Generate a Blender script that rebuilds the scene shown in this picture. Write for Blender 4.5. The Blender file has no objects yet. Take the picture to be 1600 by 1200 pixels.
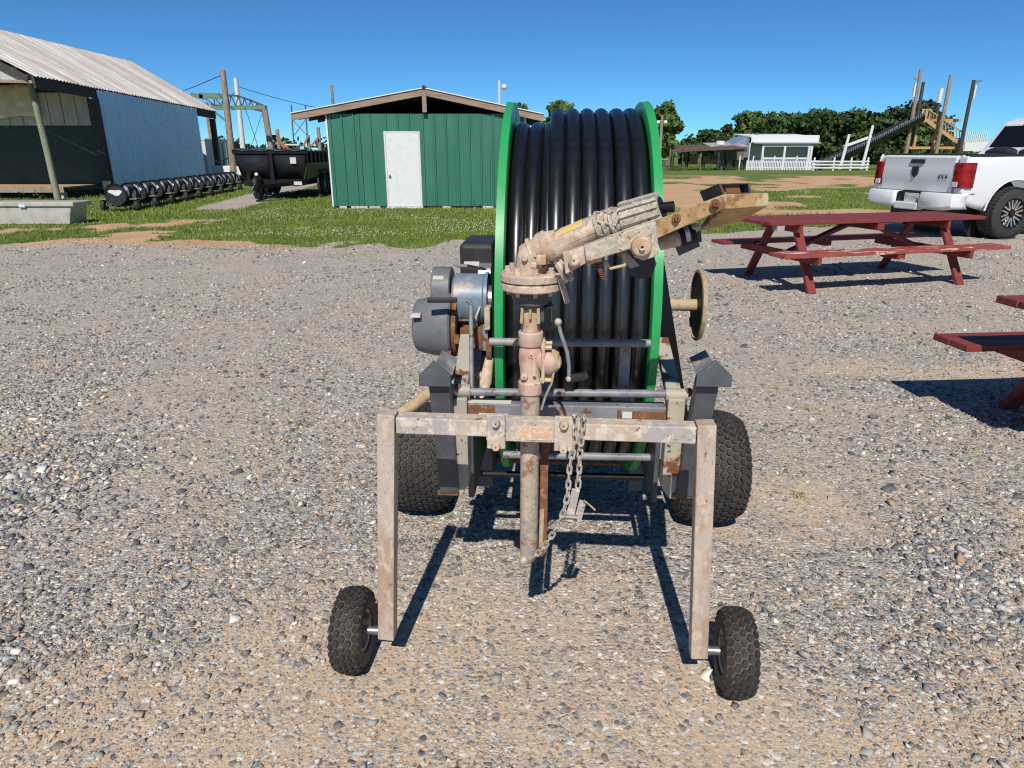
import bpy, bmesh, math, random
import numpy as np
from mathutils import Vector, Matrix, Euler
R = math.radians
random.seed(7); rng = np.random.default_rng(7)
SC = bpy.context.scene
# ------------------------------------------------------------------ camera, sky, sun, exposure
CAM_H, PITCH, FPX = 1.5, R(18.95), 1063.0
cam = bpy.data.cameras.new('camera'); camo = bpy.data.objects.new('camera', cam); SC.collection.objects.link(camo)
camo.location = (0, 0, CAM_H); camo.rotation_euler = (R(90) - PITCH, 0, 0)
cam.sensor_width = 36; cam.lens = 36 * FPX / 1600; cam.clip_start = 0.05; cam.clip_end = 3000
SC.camera = camo
SUN_EL, SUN_AZ = R(46), R(5.5)          # light travels towards +Y, turned 5.5 deg towards +X
world = bpy.data.worlds.new('World'); SC.world = world; world.use_nodes = True
wn = world.node_tree; bg = wn.nodes['Background']
sky = wn.nodes.new('ShaderNodeTexSky'); sky.sky_type = 'NISHITA'; sky.sun_disc = False
sky.sun_elevation = SUN_EL; sky.sun_rotation = R(180) + SUN_AZ
sky.air_density = 0.6; sky.dust_density = 0.0; sky.ozone_density = 10.0; sky.altitude = 1000
tint = wn.nodes.new('ShaderNodeMix'); tint.data_type = 'RGBA'; tint.blend_type = 'MULTIPLY'; tint.inputs[0].default_value = 1; tint.inputs[7].default_value = (.66, 1.03, 1.03, 1)
wn.links.new(sky.outputs[0], tint.inputs[6]); wn.links.new(tint.outputs[2], bg.inputs[0]); bg.inputs[1].default_value = 0.105
sl = bpy.data.lights.new('sun', 'SUN'); sl.energy = 5.0; sl.angle = R(0.53); sl.color = (1.0, 0.945, 0.865)
slo = bpy.data.objects.new('sun', sl); SC.collection.objects.link(slo)
sdir = Vector((math.sin(SUN_AZ) * math.cos(SUN_EL), math.cos(SUN_AZ) * math.cos(SUN_EL), -math.sin(SUN_EL)))
slo.rotation_euler = sdir.to_track_quat('-Z', 'Y').to_euler()
SC.view_settings.view_transform = 'Standard'; SC.view_settings.look = 'None'
SC.view_settings.exposure = 0.0; SC.view_settings.gamma = 1.0; SC.view_settings.use_curve_mapping = False
SC.render.engine = 'CYCLES'
SC.cycles.filter_width = 1.15; SC.cycles.max_bounces = 5; SC.cycles.diffuse_bounces = 3; SC.cycles.glossy_bounces = 3; SC.cycles.transparent_max_bounces = 4

# ------------------------------------------------------------------ helpers
cT, sT = math.cos(PITCH), math.sin(PITCH)
def ray(px, py):
    u = (px - 800) / FPX; v = (600 - py) / FPX
    return Vector((u, cT + v * sT, -sT + v * cT))
def at(px, py, Y):                       # photo point at a known distance -> world point
    d = ray(px, py); t = Y / d.y
    return Vector((d.x * t, Y, CAM_H + d.z * t))
def gp(px, py, z=0.0):                   # photo point on the ground
    d = ray(px, py); t = (z - CAM_H) / d.z
    return Vector((d.x * t, d.y * t, z))
def loc(px, py, yl, O, a):               # photo point in a machine's own frame at its depth yl
    A = R(a); d = ray(px, py)
    k = d.x * math.sin(A) + d.y * math.cos(A); o = O[0] * math.sin(A) + O[1] * math.cos(A)
    t = (yl + o) / k; X = d.x * t - O[0]; Y = d.y * t - O[1]
    return Vector((X * math.cos(A) - Y * math.sin(A), yl, CAM_H + d.z * t))

class MB:
    def __init__(s): s.v = []; s.f = []; s.m = []; s.mi = 0
    def add(s, vs, fs):
        o = len(s.v); s.v += [tuple(v) for v in vs]
        for f in fs: s.f.append(tuple(i + o for i in f)); s.m.append(s.mi)
        return s
    def box(s, lo, hi, M=None):
        x0, y0, z0 = lo; x1, y1, z1 = hi
        vs = [Vector(p) for p in ((x0,y0,z0),(x1,y0,z0),(x1,y1,z0),(x0,y1,z0),(x0,y0,z1),(x1,y0,z1),(x1,y1,z1),(x0,y1,z1))]
        if M is not None: vs = [M @ v for v in vs]
        return s.add(vs, [(0,3,2,1),(4,5,6,7),(0,1,5,4),(1,2,6,5),(2,3,7,6),(3,0,4,7)])
    def bar(s, a, b, w, d, up=(0,0,1), ext=0):
        a = Vector(a); b = Vector(b); z = (b - a).normalized(); u = Vector(up)
        if abs(z.dot(u)) > .98: u = Vector((0,1,0))
        x = u.cross(z).normalized(); y = z.cross(x)
        a = a - z * ext; b = b + z * ext
        vs = [p + x * (sx * w / 2) + y * (sy * d / 2) for p in (a, b) for sx, sy in ((-1,-1),(1,-1),(1,1),(-1,1))]
        return s.add(vs, [(0,3,2,1),(4,5,6,7),(0,1,5,4),(1,2,6,5),(2,3,7,6),(3,0,4,7)])
    def tube(s, pts, r, n=12, cap=True):
        pts = [Vector(p) for p in pts]; rs = r if isinstance(r, (list, tuple)) else [r] * len(pts)
        o = len(s.v); prev = None
        for i, p in enumerate(pts):
            t = (pts[min(i + 1, len(pts) - 1)] - pts[max(i - 1, 0)]).normalized()
            if prev is None:
                u = Vector((0,0,1)) if abs(t.z) < .9 else Vector((1,0,0)); x = u.cross(t).normalized()
            else: x = (prev - t * prev.dot(t)).normalized()
            prev = x; y = t.cross(x)
            for k in range(n):
                a = 2 * math.pi * k / n
                s.v.append(tuple(p + (x * math.cos(a) + y * math.sin(a)) * rs[i]))
        for i in range(len(pts) - 1):
            for k in range(n):
                k2 = (k + 1) % n
                s.f.append((o + i*n + k, o + i*n + k2, o + (i+1)*n + k2, o + (i+1)*n + k)); s.m.append(s.mi)
        if cap:
            s.f.append(tuple(o + k for k in range(n))[::-1]); s.m.append(s.mi)
            s.f.append(tuple(o + (len(pts)-1)*n + k for k in range(n))); s.m.append(s.mi)
        return s
    def lathe(s, prof, n=24, M=None, closed=False, caps=False):    # prof: (axial x, radius); axis = local X
        o = len(s.v); m = len(prof)
        for k in range(n):
            a = 2 * math.pi * k / n
            for x, r in prof:
                v = Vector((x, r * math.cos(a), r * math.sin(a)))
                s.v.append(tuple(M @ v if M is not None else v))
        rr = m if closed else m - 1
        for k in range(n):
            k2 = (k + 1) % n
            for i in range(rr):
                j = (i + 1) % m
                s.f.append((o + k*m + i, o + k*m + j, o + k2*m + j, o + k2*m + i)); s.m.append(s.mi)
        if caps:
            s.f.append(tuple(o + k*m for k in range(n))); s.m.append(s.mi)
            s.f.append(tuple(o + k*m + m - 1 for k in range(n))[::-1]); s.m.append(s.mi)
        return s
    def prism(s, poly, y0, y1, M=None):           # polygon in xz, extruded along y
        n = len(poly)
        vs = [Vector((x, y0, z)) for x, z in poly] + [Vector((x, y1, z)) for x, z in poly]
        if M is not None: vs = [M @ v for v in vs]
        return s.add(vs, [tuple(range(n)), tuple(range(2*n - 1, n - 1, -1))] + [(i, i + n, (i+1) % n + n, (i+1) % n) for i in range(n)])
    def quad(s, a, b, c, d): return s.add([a, b, c, d], [(0,1,2,3)])
    def ball(s, c, r, nu=10, nv=6, sc=(1,1,1)):
        o = len(s.v); c = Vector(c)
        for j in range(nv + 1):
            th = math.pi * j / nv
            for i in range(nu):
                a = 2 * math.pi * i / nu
                s.v.append((c.x + r*sc[0]*math.sin(th)*math.cos(a), c.y + r*sc[1]*math.sin(th)*math.sin(a), c.z + r*sc[2]*math.cos(th)))
        for j in range(nv):
            for i in range(nu):
                i2 = (i + 1) % nu
                s.f.append((o+j*nu+i, o+(j+1)*nu+i, o+(j+1)*nu+i2, o+j*nu+i2)); s.m.append(s.mi)
        return s
    def build(s, name, mats, parent=None, smooth=False, bevel=0, seg=2):
        me = bpy.data.meshes.new(name); me.from_pydata(s.v, [], s.f); me.update()
        if not isinstance(mats, (list, tuple)): mats = [mats]
        for m in mats: me.materials.append(m)
        if len(mats) > 1: me.polygons.foreach_set('material_index', s.m)
        bm = bmesh.new(); bm.from_mesh(me); bmesh.ops.recalc_face_normals(bm, faces=bm.faces); bm.to_mesh(me); bm.free()
        o = bpy.data.objects.new(name, me); SC.collection.objects.link(o)
        if parent is not None: o.parent = parent
        if smooth:
            me.polygons.foreach_set('use_smooth', [True] * len(me.polygons))
            try: me.set_sharp_from_angle(angle=R(38))
            except Exception: pass
        if bevel:
            b = o.modifiers.new('bevel', 'BEVEL'); b.width = bevel; b.segments = seg; b.limit_method = 'ANGLE'; b.angle_limit = R(40)
        return o
def tag(o, label=None, cat=None, group=None, kind=None):
    if label: o['label'] = label
    if cat: o['category'] = cat
    if group: o['group'] = group
    if kind: o['kind'] = kind
    return o
def empty(name, l=(0,0,0), rz=0.0):
    o = bpy.data.objects.new(name, None); SC.collection.objects.link(o)
    o.location = l; o.rotation_euler = (0, 0, rz); o.empty_display_size = .2
    return o
def copy_tree(o, parent=None):
    c = o.copy(); SC.collection.objects.link(c); c.parent = parent
    for ch in list(o.children): copy_tree(ch, c)
    return c
def share(src, parent, l=(0,0,0), rot=None, scale=None):
    c = src.copy(); SC.collection.objects.link(c); c.parent = parent; c.location = l
    if rot is not None: c.rotation_euler = rot
    if scale is not None: c.scale = scale
    return c
def text_part(txt, size, M, mat, parent, name='lettering', shear=0.0, ext=.002):
    cu = bpy.data.curves.new('t', 'FONT'); cu.body = txt; cu.size = size; cu.extrude = ext; cu.shear = shear
    cu.align_x = 'CENTER'; cu.align_y = 'CENTER'; cu.resolution_u = 3
    to = bpy.data.objects.new('t', cu); SC.collection.objects.link(to)
    me = bpy.data.meshes.new_from_object(to.evaluated_get(bpy.context.evaluated_depsgraph_get()))
    bpy.data.objects.remove(to); me.materials.clear(); me.materials.append(mat); me.transform(M)
    o = bpy.data.objects.new(name, me); SC.collection.objects.link(o); o.parent = parent
    return o
RX = lambda a: Matrix.Rotation(a, 4, 'X')
RY = lambda a: Matrix.Rotation(a, 4, 'Y')
RZ = lambda a: Matrix.Rotation(a, 4, 'Z')
T = lambda x, y, z: Matrix.Translation((x, y, z))
AXZ = RY(-math.pi / 2)                   # lathe axis X -> Z

# numpy value noise, shared by the ground's colours and what is scattered on it
_perm = np.random.default_rng(11).random((256, 256))
def vnoise(x, y):
    x = np.asarray(x, float); y = np.asarray(y, float)
    xi = np.floor(x).astype(int); yi = np.floor(y).astype(int); fx = x - xi; fy = y - yi
    fx = fx*fx*(3-2*fx); fy = fy*fy*(3-2*fy)
    g = lambda i, j: _perm[i & 255, j & 255]
    return (g(xi,yi)*(1-fx)+g(xi+1,yi)*fx)*(1-fy) + (g(xi,yi+1)*(1-fx)+g(xi+1,yi+1)*fx)*fy
def fbm(x, y, s, o=4):
    t = 0; a = .5; n = 0
    for i in range(o): t = t + a*vnoise(x*s + 17.3*i, y*s + 9.1*i); n += a; a *= .5; s *= 2.1
    return t / n
def sstep(a, b, x):
    t = np.clip((x - a) / (b - a), 0, 1); return t*t*(3-2*t)

# ------------------------------------------------------------------ materials
def nodes_of(m):
    m.use_nodes = True; nt = m.node_tree; return nt, nt.nodes, nt.links, nt.nodes['Principled BSDF']
def mat(name, col, rough=.5, metal=0., layers=(), bump=None, spec=None, coat=0, rvar=0, stretch=None):
    """layers: (colour, noise scale, lo, hi, detail) laid one over another; bump: (scale, strength, distance)"""
    m = bpy.data.materials.new(name); nt, N, L, b = nodes_of(m)
    tc = N.new('ShaderNodeTexCoord'); vec = tc.outputs['Object']
    if stretch:
        mp = N.new('ShaderNodeMapping'); mp.inputs['Scale'].default_value = stretch; L.new(vec, mp.inputs[0]); vec = mp.outputs[0]
    b.inputs['Roughness'].default_value = rough; b.inputs['Metallic'].default_value = metal
    if spec is not None: b.inputs['Specular IOR Level'].default_value = spec
    if coat: b.inputs['Coat Weight'].default_value = coat; b.inputs['Coat Roughness'].default_value = .08
    cur = None
    b.inputs['Base Color'].default_value = (*col, 1)
    for k, ly in enumerate(layers):
        c, sc, lo, hi = ly[:4]; det = ly[4] if len(ly) > 4 else 4
        n = N.new('ShaderNodeTexNoise'); n.inputs['Scale'].default_value = sc; n.inputs['Detail'].default_value = det; n.inputs['Roughness'].default_value = .62
        ad = N.new('ShaderNodeVectorMath'); ad.inputs[1].default_value = (k*3.7, k*1.3, k*5.1); L.new(vec, ad.inputs[0]); L.new(ad.outputs[0], n.inputs['Vector'])
        mr = N.new('ShaderNodeMapRange'); mr.inputs[1].default_value = lo; mr.inputs[2].default_value = hi; L.new(n.outputs['Fac'], mr.inputs[0])
        mx = N.new('ShaderNodeMix'); mx.data_type = 'RGBA'; L.new(mr.outputs[0], mx.inputs[0])
        if cur is None: mx.inputs[6].default_value = (*col, 1)
        else: L.new(cur, mx.inputs[6])
        mx.inputs[7].default_value = (*c, 1); cur = mx.outputs[2]
    if cur is not None: L.new(cur, b.inputs['Base Color'])
    if rvar:
        n = N.new('ShaderNodeTexNoise'); n.inputs['Scale'].default_value = 9; n.inputs['Detail'].default_value = 5; L.new(vec, n.inputs['Vector'])
        mr = N.new('ShaderNodeMapRange'); mr.inputs[1].default_value = .3; mr.inputs[2].default_value = .7
        mr.inputs[3].default_value = rough - rvar; mr.inputs[4].default_value = rough + rvar; L.new(n.outputs['Fac'], mr.inputs[0]); L.new(mr.outputs[0], b.inputs['Roughness'])
    if bump:
        n = N.new('ShaderNodeTexNoise'); n.inputs['Scale'].default_value = bump[0]; n.inputs['Detail'].default_value = 5; L.new(vec, n.inputs['Vector'])
        bp = N.new('ShaderNodeBump'); bp.inputs['Strength'].default_value = bump[1]; bp.inputs['Distance'].default_value = bump[2]
        L.new(n.outputs['Fac'], bp.inputs['Height']); L.new(bp.outputs[0], b.inputs['Normal'])
    return m
rust = (.16, .055, .022); dust = (.52, .40, .28)
M_green = mat('green_enamel', (.022, .31, .085), .38, layers=[((.035,.26,.09), 6, .45, .75), (dust, 30, .66, .9)], rvar=.08)
M_hose = mat('black_hose', (.005, .005, .006), .30, spec=1.0, layers=[((.010,.010,.011), 30, .4, .7), ((.12,.11,.09), 190, .77, .82, 2)], rvar=.03)
M_gray = mat('grey_paint', (.21, .225, .25), .5, layers=[((.155,.165,.185), 14, .42, .58), (rust, 22, .595, .63), ((.36,.30,.24), 10, .54, .72)], bump=(80,.15,.002))
M_graytan = mat('dusty_grey_paint', (.33, .32, .28), .6, layers=[((.42,.36,.27), 9, .4, .65), (rust, 16, .55, .62), ((.09,.035,.02), 45, .62, .7)], bump=(70,.2,.002))
M_dkgray = mat('charcoal_paint_and_shade', (.055, .06, .068), .5, layers=[((.085,.09,.1), 14, .4, .7), ((.22,.19,.16), 190, .68, .76, 2), (rust, 12, .68, .72)], bump=(90,.15,.002))
M_cart = mat('dust_covered_steel', (.47, .38, .30), .75, layers=[((.36,.33,.31), 9, .44, .56), ((.47,.33,.22), 7, .54, .66), ((.58,.51,.43), 34, .50, .62), ((.22,.115,.065), 22, .635, .675), ((.32,.26,.21), 160, .60, .72, 2)], bump=(120,.25,.002))
M_cartleg = mat('dust_covered_leg', (.37, .26, .185), .75, stretch=(1,1,.45), layers=[((.44,.37,.315), 8, .44, .56), ((.42,.24,.13), 11, .61, .68), ((.52,.42,.33), 50, .50, .62), ((.17,.10,.055), 26, .645, .69), ((.28,.20,.145), 170, .60, .72, 2)], bump=(120,.25,.002))
M_gun = mat('dust_covered_casting', (.50, .365, .265), .85, layers=[((.40,.32,.26), 16, .45, .56), ((.58,.46,.355), 30, .48, .60), ((.44,.27,.16), 13, .54, .64), ((.25,.18,.13), 50, .62, .68), ((.35,.265,.20), 220, .58, .70, 2)], bump=(90,.35,.003))
M_arm = mat('dusty_arm', (.42, .37, .285), .8, layers=[((.33,.32,.265), 13, .44, .56), ((.40,.25,.12), 10, .53, .62), ((.50,.46,.39), 70, .50, .60), ((.17,.095,.05), 90, .58, .63)], bump=(140,.3,.002))
M_armrust = mat('rusty_arm', (.38, .235, .11), .8, layers=[((.47,.315,.155), 18, .45, .57), ((.22,.115,.05), 24, .53, .63), ((.17,.09,.045), 110, .60, .68), ((.50,.40,.28), 30, .57, .66)], bump=(140,.3,.002))
M_pink = mat('faded_red_valve', (.52, .335, .285), .8, layers=[((.46,.23,.19), 22, .5, .64), ((.54,.42,.32), 12, .45, .6), ((.30,.09,.06), 60, .64, .70)], bump=(60,.3,.003))
M_pipe = mat('dusty_pipe', (.39, .32, .245), .8, layers=[((.29,.26,.235), 14, .45, .56), ((.47,.375,.27), 24, .5, .6), ((.26,.125,.075), 20, .56, .62), ((.15,.12,.10), 70, .63, .68), ((.50,.43,.33), 150, .56, .68, 2)], bump=(90,.3,.003))
M_rusty = mat('rust', (.20, .085, .04), .85, layers=[((.11,.05,.03), 20, .4, .7), ((.34,.17,.08), 40, .55, .7)], bump=(150,.4,.003))
M_steel = mat('bare_steel', (.42, .42, .43), .38, .85, layers=[((.25,.23,.21), 30, .5, .75)])
M_blue = mat('blue_grey_paint', (.13, .185, .26), .42, layers=[((.20,.235,.28), 14, .4, .65), ((.34,.30,.26), 16, .55, .68)], bump=(60,.1,.002))
M_black = mat('black_paint', (.007, .007, .009), .55, spec=.25, layers=[((.014,.014,.015), 20, .5, .7)], rvar=.06)
M_strut = mat('gloss_black', (.005, .005, .007), .28, spec=.25)
M_guard = mat('guard_paint', (.145, .152, .165), .5, layers=[((.115,.12,.13), 10, .42, .6), ((.24,.21,.18), 14, .58, .74), (rust, 18, .66, .70)], bump=(80,.15,.002))
M_blackm = mat('black_plastic', (.02, .02, .022), .5, layers=[((.05,.045,.04), 12, .5, .8)])
M_rubber = mat('tyre_rubber', (.022, .021, .021), .75, layers=[((.05,.045,.04), 18, .5, .75), ((.22,.17,.12), 40, .66, .8)], bump=(200,.2,.002))
M_rubberd = mat('dusty_tyre_casing', (.09, .066, .047), .85, layers=[((.05,.042,.036), 16, .4, .65), ((.18,.13,.09), 50, .55, .75)], bump=(120,.25,.002))
M_brass = mat('dusty_brass', (.52, .40, .20), .6, .1, layers=[((.42,.34,.22), 30, .45, .7)])
M_chain = mat('dusty_chain', (.46, .40, .34), .6, .2, layers=[((.34,.30,.27), 40, .45, .65)], bump=(150,.2,.002))
M_white = mat('white_paint', (.67, .675, .68), .45, layers=[((.60,.59,.56), 6, .5, .8)])
M_whitew = mat('weathered_white_wood', (.62, .62, .61), .7, layers=[((.50,.48,.45), 5, .5, .75)])
M_shedgreen = mat('green_siding', (.030, .145, .095), .42, layers=[((.042,.17,.115), 3, .4, .7), ((.10,.20,.15), 40, .72, .8)], stretch=(1,1,.3), rvar=.06)
M_blueside = mat('galvanised_siding', (.62, .76, .90), .38, .1, layers=[((.54,.69,.85), 2.5, .4, .7), ((.25,.27,.3), 60, .72, .78)], stretch=(1,1,.2), rvar=.08)
M_inside = mat('barn_inner_boards', (.50, .48, .43), .8, layers=[((.38,.36,.32), 4, .4, .7)], stretch=(3,3,.3))
M_darkgreen = mat('dark_green_wall', (.018, .045, .036), .7, layers=[((.03,.06,.05), 3, .4, .7)])
M_canvas = mat('hanging_canvas', (.74, .66, .52), .85, layers=[((.60,.53,.41), 3, .4, .7)], bump=(6,.4,.05))
M_wood = mat('weathered_wood', (.30, .235, .18), .8, layers=[((.20,.15,.115), 6, .4, .65), ((.38,.31,.245), 12, .5, .7)], stretch=(1,1,.25), bump=(40,.3,.004))
M_fascia = mat('fascia_wood', (.32, .225, .155), .8, layers=[((.21,.145,.10), 5, .4, .65), ((.36,.29,.23), 14, .5, .7)], stretch=(.25,1,3), bump=(40,.3,.004))
M_dkwood = mat('dark_timber', (.045, .04, .036), .85, layers=[((.09,.075,.06), 8, .5, .7)])
M_trim = mat('treated_post', (.26, .26, .17), .8, layers=[((.18,.19,.13), 5, .4, .65), ((.34,.32,.24), 15, .5, .7)], stretch=(1,1,.15), bump=(30,.3,.004))
M_lumber = mat('new_lumber', (.50, .31, .15), .75, layers=[((.40,.24,.11), 3, .4, .65)])
M_concrete = mat('concrete', (.55, .52, .47), .85, layers=[((.42,.39,.34), 6, .4, .7)], bump=(40,.3,.004))
M_red = mat('red_painted_wood', (.20, .032, .027), .62, layers=[((.155,.024,.022), 5, .4, .7), ((.26,.055,.042), 14, .55, .7), ((.50,.40,.33), 26, .70, .73)], stretch=(.35,1.6,1.6), bump=(30,.2,.003))
M_redworn = mat('worn_red_wood', (.26, .05, .04), .65, layers=[((.32,.08,.06), 10, .45, .65), ((.60,.47,.40), 9, .56, .62), ((.22,.16,.13), 40, .66, .72)], stretch=(.35,1.6,1.6), bump=(30,.25,.003))
M_endgrain = mat('grey_end_grain', (.42, .40, .36), .8, layers=[((.26,.24,.2), 30, .45, .65)])
M_truck = mat('white_truck_paint', (.70, .715, .73), .25, coat=.5)
M_glass = mat('dark_glass', (.008, .009, .011), .06)
M_taill = mat('red_lens', (.30, .006, .010), .12, layers=[((.10,.002,.004), 9, .45, .6), ((.5,.03,.04), 30, .62, .7)])
M_lensw = mat('clear_lens', (.6, .55, .55), .15)
M_tread = mat('truck_tyre', (.03, .03, .03), .8, bump=(40,.3,.004))
M_rimmetal = mat('machined_rim', (.7, .68, .64), .22, .9)
M_rimblack = mat('black_rim', (.012, .012, .013), .25)
M_alum = mat('dusty_diamond_plate', (.50, .47, .41), .5, .25, layers=[((.58,.55,.5), 60, .5, .62, 1), ((.40,.36,.30), 4, .45, .7)], bump=(55,.5,.004))
M_roof = mat('weathered_roof_metal', (.44, .415, .39), .6, .15, layers=[((.34,.31,.285), 1.6, .42, .56), ((.30,.225,.18), 2.3, .56, .68), ((.54,.525,.50), 4, .54, .64)], stretch=(.10,1.9,.10), bump=(20,.1,.004))
M_roofwhite = mat('white_roof_metal', (.74, .75, .76), .4, .1)
M_brown = mat('brown_shed_boards', (.15, .105, .08), .85, layers=[((.22,.16,.125), 3, .45, .7)], stretch=(4,4,.3))
M_rustroof = mat('rusted_roof', (.14, .085, .06), .8, layers=[((.07,.05,.04), 2, .4, .65)])
M_greyblue = mat('blue_gable', (.17, .23, .33), .7)  # plain grey-blue for the gable and the plate lettering
M_greensteel = mat('green_steel', (.12, .22, .16), .6, layers=[((.2,.25,.2), 4, .5, .7)])
M_tarp = mat('black_tarp_body', (.016, .017, .021), .33, layers=[((.035,.034,.034), 4, .5, .75)], rvar=.06)
M_olive_refl = mat('olive_reflection', (.05, .055, .03), .45, layers=[((.03,.03,.02), 4, .5, .7)])  # olive reflection put into the colour of the trailer's dark side
M_paper = mat('paper_label', (.58, .55, .53), .7, layers=[((.7,.45,.42), 40, .55, .7)])
M_orange = mat('orange_steel', (.42, .14, .08), .7)
M_label = mat('faded_label', (.60, .42, .28), .7, layers=[((.52,.30,.26), 60, .45, .6), ((.66,.54,.38), 120, .5, .62)])
M_yellow = mat('yellow_residue', (.62, .43, .10), .8, layers=[((.55,.40,.29), 60, .5, .56)])
M_trunk = mat('bark', (.10, .075, .055), .9)
M_blackt = mat('black_slide_plastic', (.014, .014, .016), .45)
M_straw = mat('tan_hose', (.42, .32, .20), .8, layers=[((.3,.22,.13), 30, .45, .65)])

def leaf_mat(name, c1, c2):
    m = bpy.data.materials.new(name); nt, N, L, b = nodes_of(m)
    a = N.new('ShaderNodeAttribute'); a.attribute_name = 'tint'
    r = N.new('ShaderNodeMix'); r.data_type = 'RGBA'; r.inputs[6].default_value = (*c1, 1); r.inputs[7].default_value = (*c2, 1)
    L.new(a.outputs['Fac'], r.inputs[0]); L.new(r.outputs[2], b.inputs['Base Color'])
    b.inputs['Roughness'].default_value = .6
    b.inputs['Specular IOR Level'].default_value = .25
    return m
M_leaf = leaf_mat('foliage', (.012, .030, .008), (.065, .115, .026))
M_leafl = leaf_mat('pale_foliage', (.035, .075, .016), (.13, .20, .05))
M_blade = leaf_mat('grass_blades', (.075, .125, .018), (.25, .30, .06))

# ------------------------------------------------------------------ ground
GRX = np.array([-60,-8.46,-7.54,-6.0,-4.4,-2.57,-1.55,-1.1,-.46,2.7,4.15,5.0,7.7,9.5,12,16,24,60.])
GRY = np.array([11.0,11.4,11.95,11.9,11.95,11.55,11.2,11.8,12.5,12.7,13.2,13.5,14.9,16.8,17.2,15.8,15,15.])
def grass_edge(x): return np.interp(x, GRX, GRY)
def masks(x, y):
    n1 = fbm(x, y, .55); n2 = fbm(x + 40, y + 7, 1.7)
    e = y - grass_edge(x) + (n2 - .5) * 1.6 + (n1 - .5) * 1.0
    grass = sstep(-.10, .30, e)
    # gravel lane beside the barn, thin grass near the edge on the left
    lane = sstep(1.1, .3, np.abs(x + 8.4 + (y - 22) * .13)) * sstep(17.5, 19.5, y) * sstep(60, 40, y)
    grass = grass * (1 - lane)
    bare = sstep(.50, .62, fbm(x + 11, y + 3, .75)) * sstep(-3.2, -4.6, x) * sstep(16.8, 15.2, y)
    grass = grass * (1 - .85 * bare)
    # orange soil field on the right
    red = sstep(3.0, 5.5, x) * sstep(15.5, 18.5, y) * sstep(60, 50, y) * sstep(.36, .50, fbm(x*.75 + 5, y*.8 + 2, .33))
    red = np.maximum(red, .75 * bare * sstep(11, 11.8, y) * (1 - lane))
    red = np.maximum(red, sstep(.9, .1, np.abs(e + .15)) * sstep(-3.2, -4.2, x) * sstep(-7.4, -6.2, x) * .9)
    grass = grass * (1 - .93 * red * sstep(13, 17, y))
    # sandy, compacted soil between the stones in the yard
    dirt = sstep(.50, .66, fbm(x*.8 + 3, y*.9 + 21, .95)) * .85
    near = sstep(2.9, 1.2, y) * sstep(1.9, .5, np.abs(x + .15 + (y-1.5)*.2)); dirt = np.maximum(dirt, near * (.55 + .45*sstep(.35, .58, n2)))
    left = sstep(1.0, 2.2, -x) * sstep(4.4, 3.0, y); dirt = dirt * (1 - .7 * left)
    dirt = np.maximum(dirt, .8 * sstep(.55, .2, np.abs(x - 1.15)) * sstep(3.6, 3.0, y) * sstep(2.2, 2.5, y) * sstep(.35, .6, n2))
    track = sstep(.55, .15, np.abs(y - 7.6 - x * .12)) * sstep(.42, .6, n1) * sstep(0, -2, x)
    dirt = np.maximum(dirt, track * .8)
    dirt = dirt * (1 - .62*sstep(3.8, 6.0, y))
    return grass, np.clip(dirt, 0, 1), np.clip(red, 0, 1)
def gz(x, y):
    return -.78 * sstep(28, 88, np.asarray(y, float))
def grow(a, b, step, ratio, stop):
    out = list(np.arange(a, b, step)); d = step
    while out[-1] < stop: d *= ratio; out.append(out[-1] + d)
    return out
xs = grow(0, 9, .075, 1.11, 900); xs = np.array(sorted(set([-v for v in xs] + xs)))
ys = np.array(sorted([-v for v in grow(2, 2.5, .5, 1.5, 120)] + grow(-2, 17, .075, 1.09, 1500)))
GX, GY = np.meshgrid(xs, ys); gxf, gyf = GX.ravel(), GY.ravel()
gr, di, re = masks(gxf, gyf)
relief = (fbm(gxf, gyf, 2.2) - .5) * .016 * sstep(16, 10, gyf) * sstep(14, 9, np.abs(gxf))
gzv = gz(gxf, gyf) + relief - .004
me = bpy.data.meshes.new('ground'); nx, ny = len(xs), len(ys)
idx = np.arange(nx*ny).reshape(ny, nx)
q = np.stack([idx[:-1,:-1], idx[:-1,1:], idx[1:,1:], idx[1:,:-1]], -1).reshape(-1, 4)
me.vertices.add(nx*ny); me.vertices.foreach_set('co', np.stack([gxf, gyf, gzv], 1).ravel())
me.loops.add(q.size); me.loops.foreach_set('vertex_index', q.ravel().astype(np.int32))
me.polygons.add(len(q)); me.polygons.foreach_set('loop_start', np.arange(0, q.size, 4, dtype=np.int32)); me.update(calc_edges=True)
ca = me.color_attributes.new('cover', 'FLOAT_COLOR', 'POINT')
ca.data.foreach_set('color', np.stack([gr, di, re, np.ones_like(gr)], 1).ravel().astype(np.float32))
me.polygons.foreach_set('use_smooth', [True]*len(q))
ground = bpy.data.objects.new('ground', me); SC.collection.objects.link(ground); tag(ground, kind='structure')
def ramp(N, stops, interp='LINEAR'):
    r = N.new('ShaderNodeValToRGB'); r.color_ramp.interpolation = interp
    e = r.color_ramp.elements
    while len(e) < len(stops): e.new(.5)
    for k, (p, c) in enumerate(stops): e[k].position = p; e[k].color = (*c, 1)
    return r
STONES = [(.11,.115,.12),(.21,.215,.22),(.30,.30,.30),(.40,.385,.365),(.50,.465,.415),(.54,.43,.32),(.42,.30,.21),(.68,.645,.585),(.16,.165,.17)]
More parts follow.
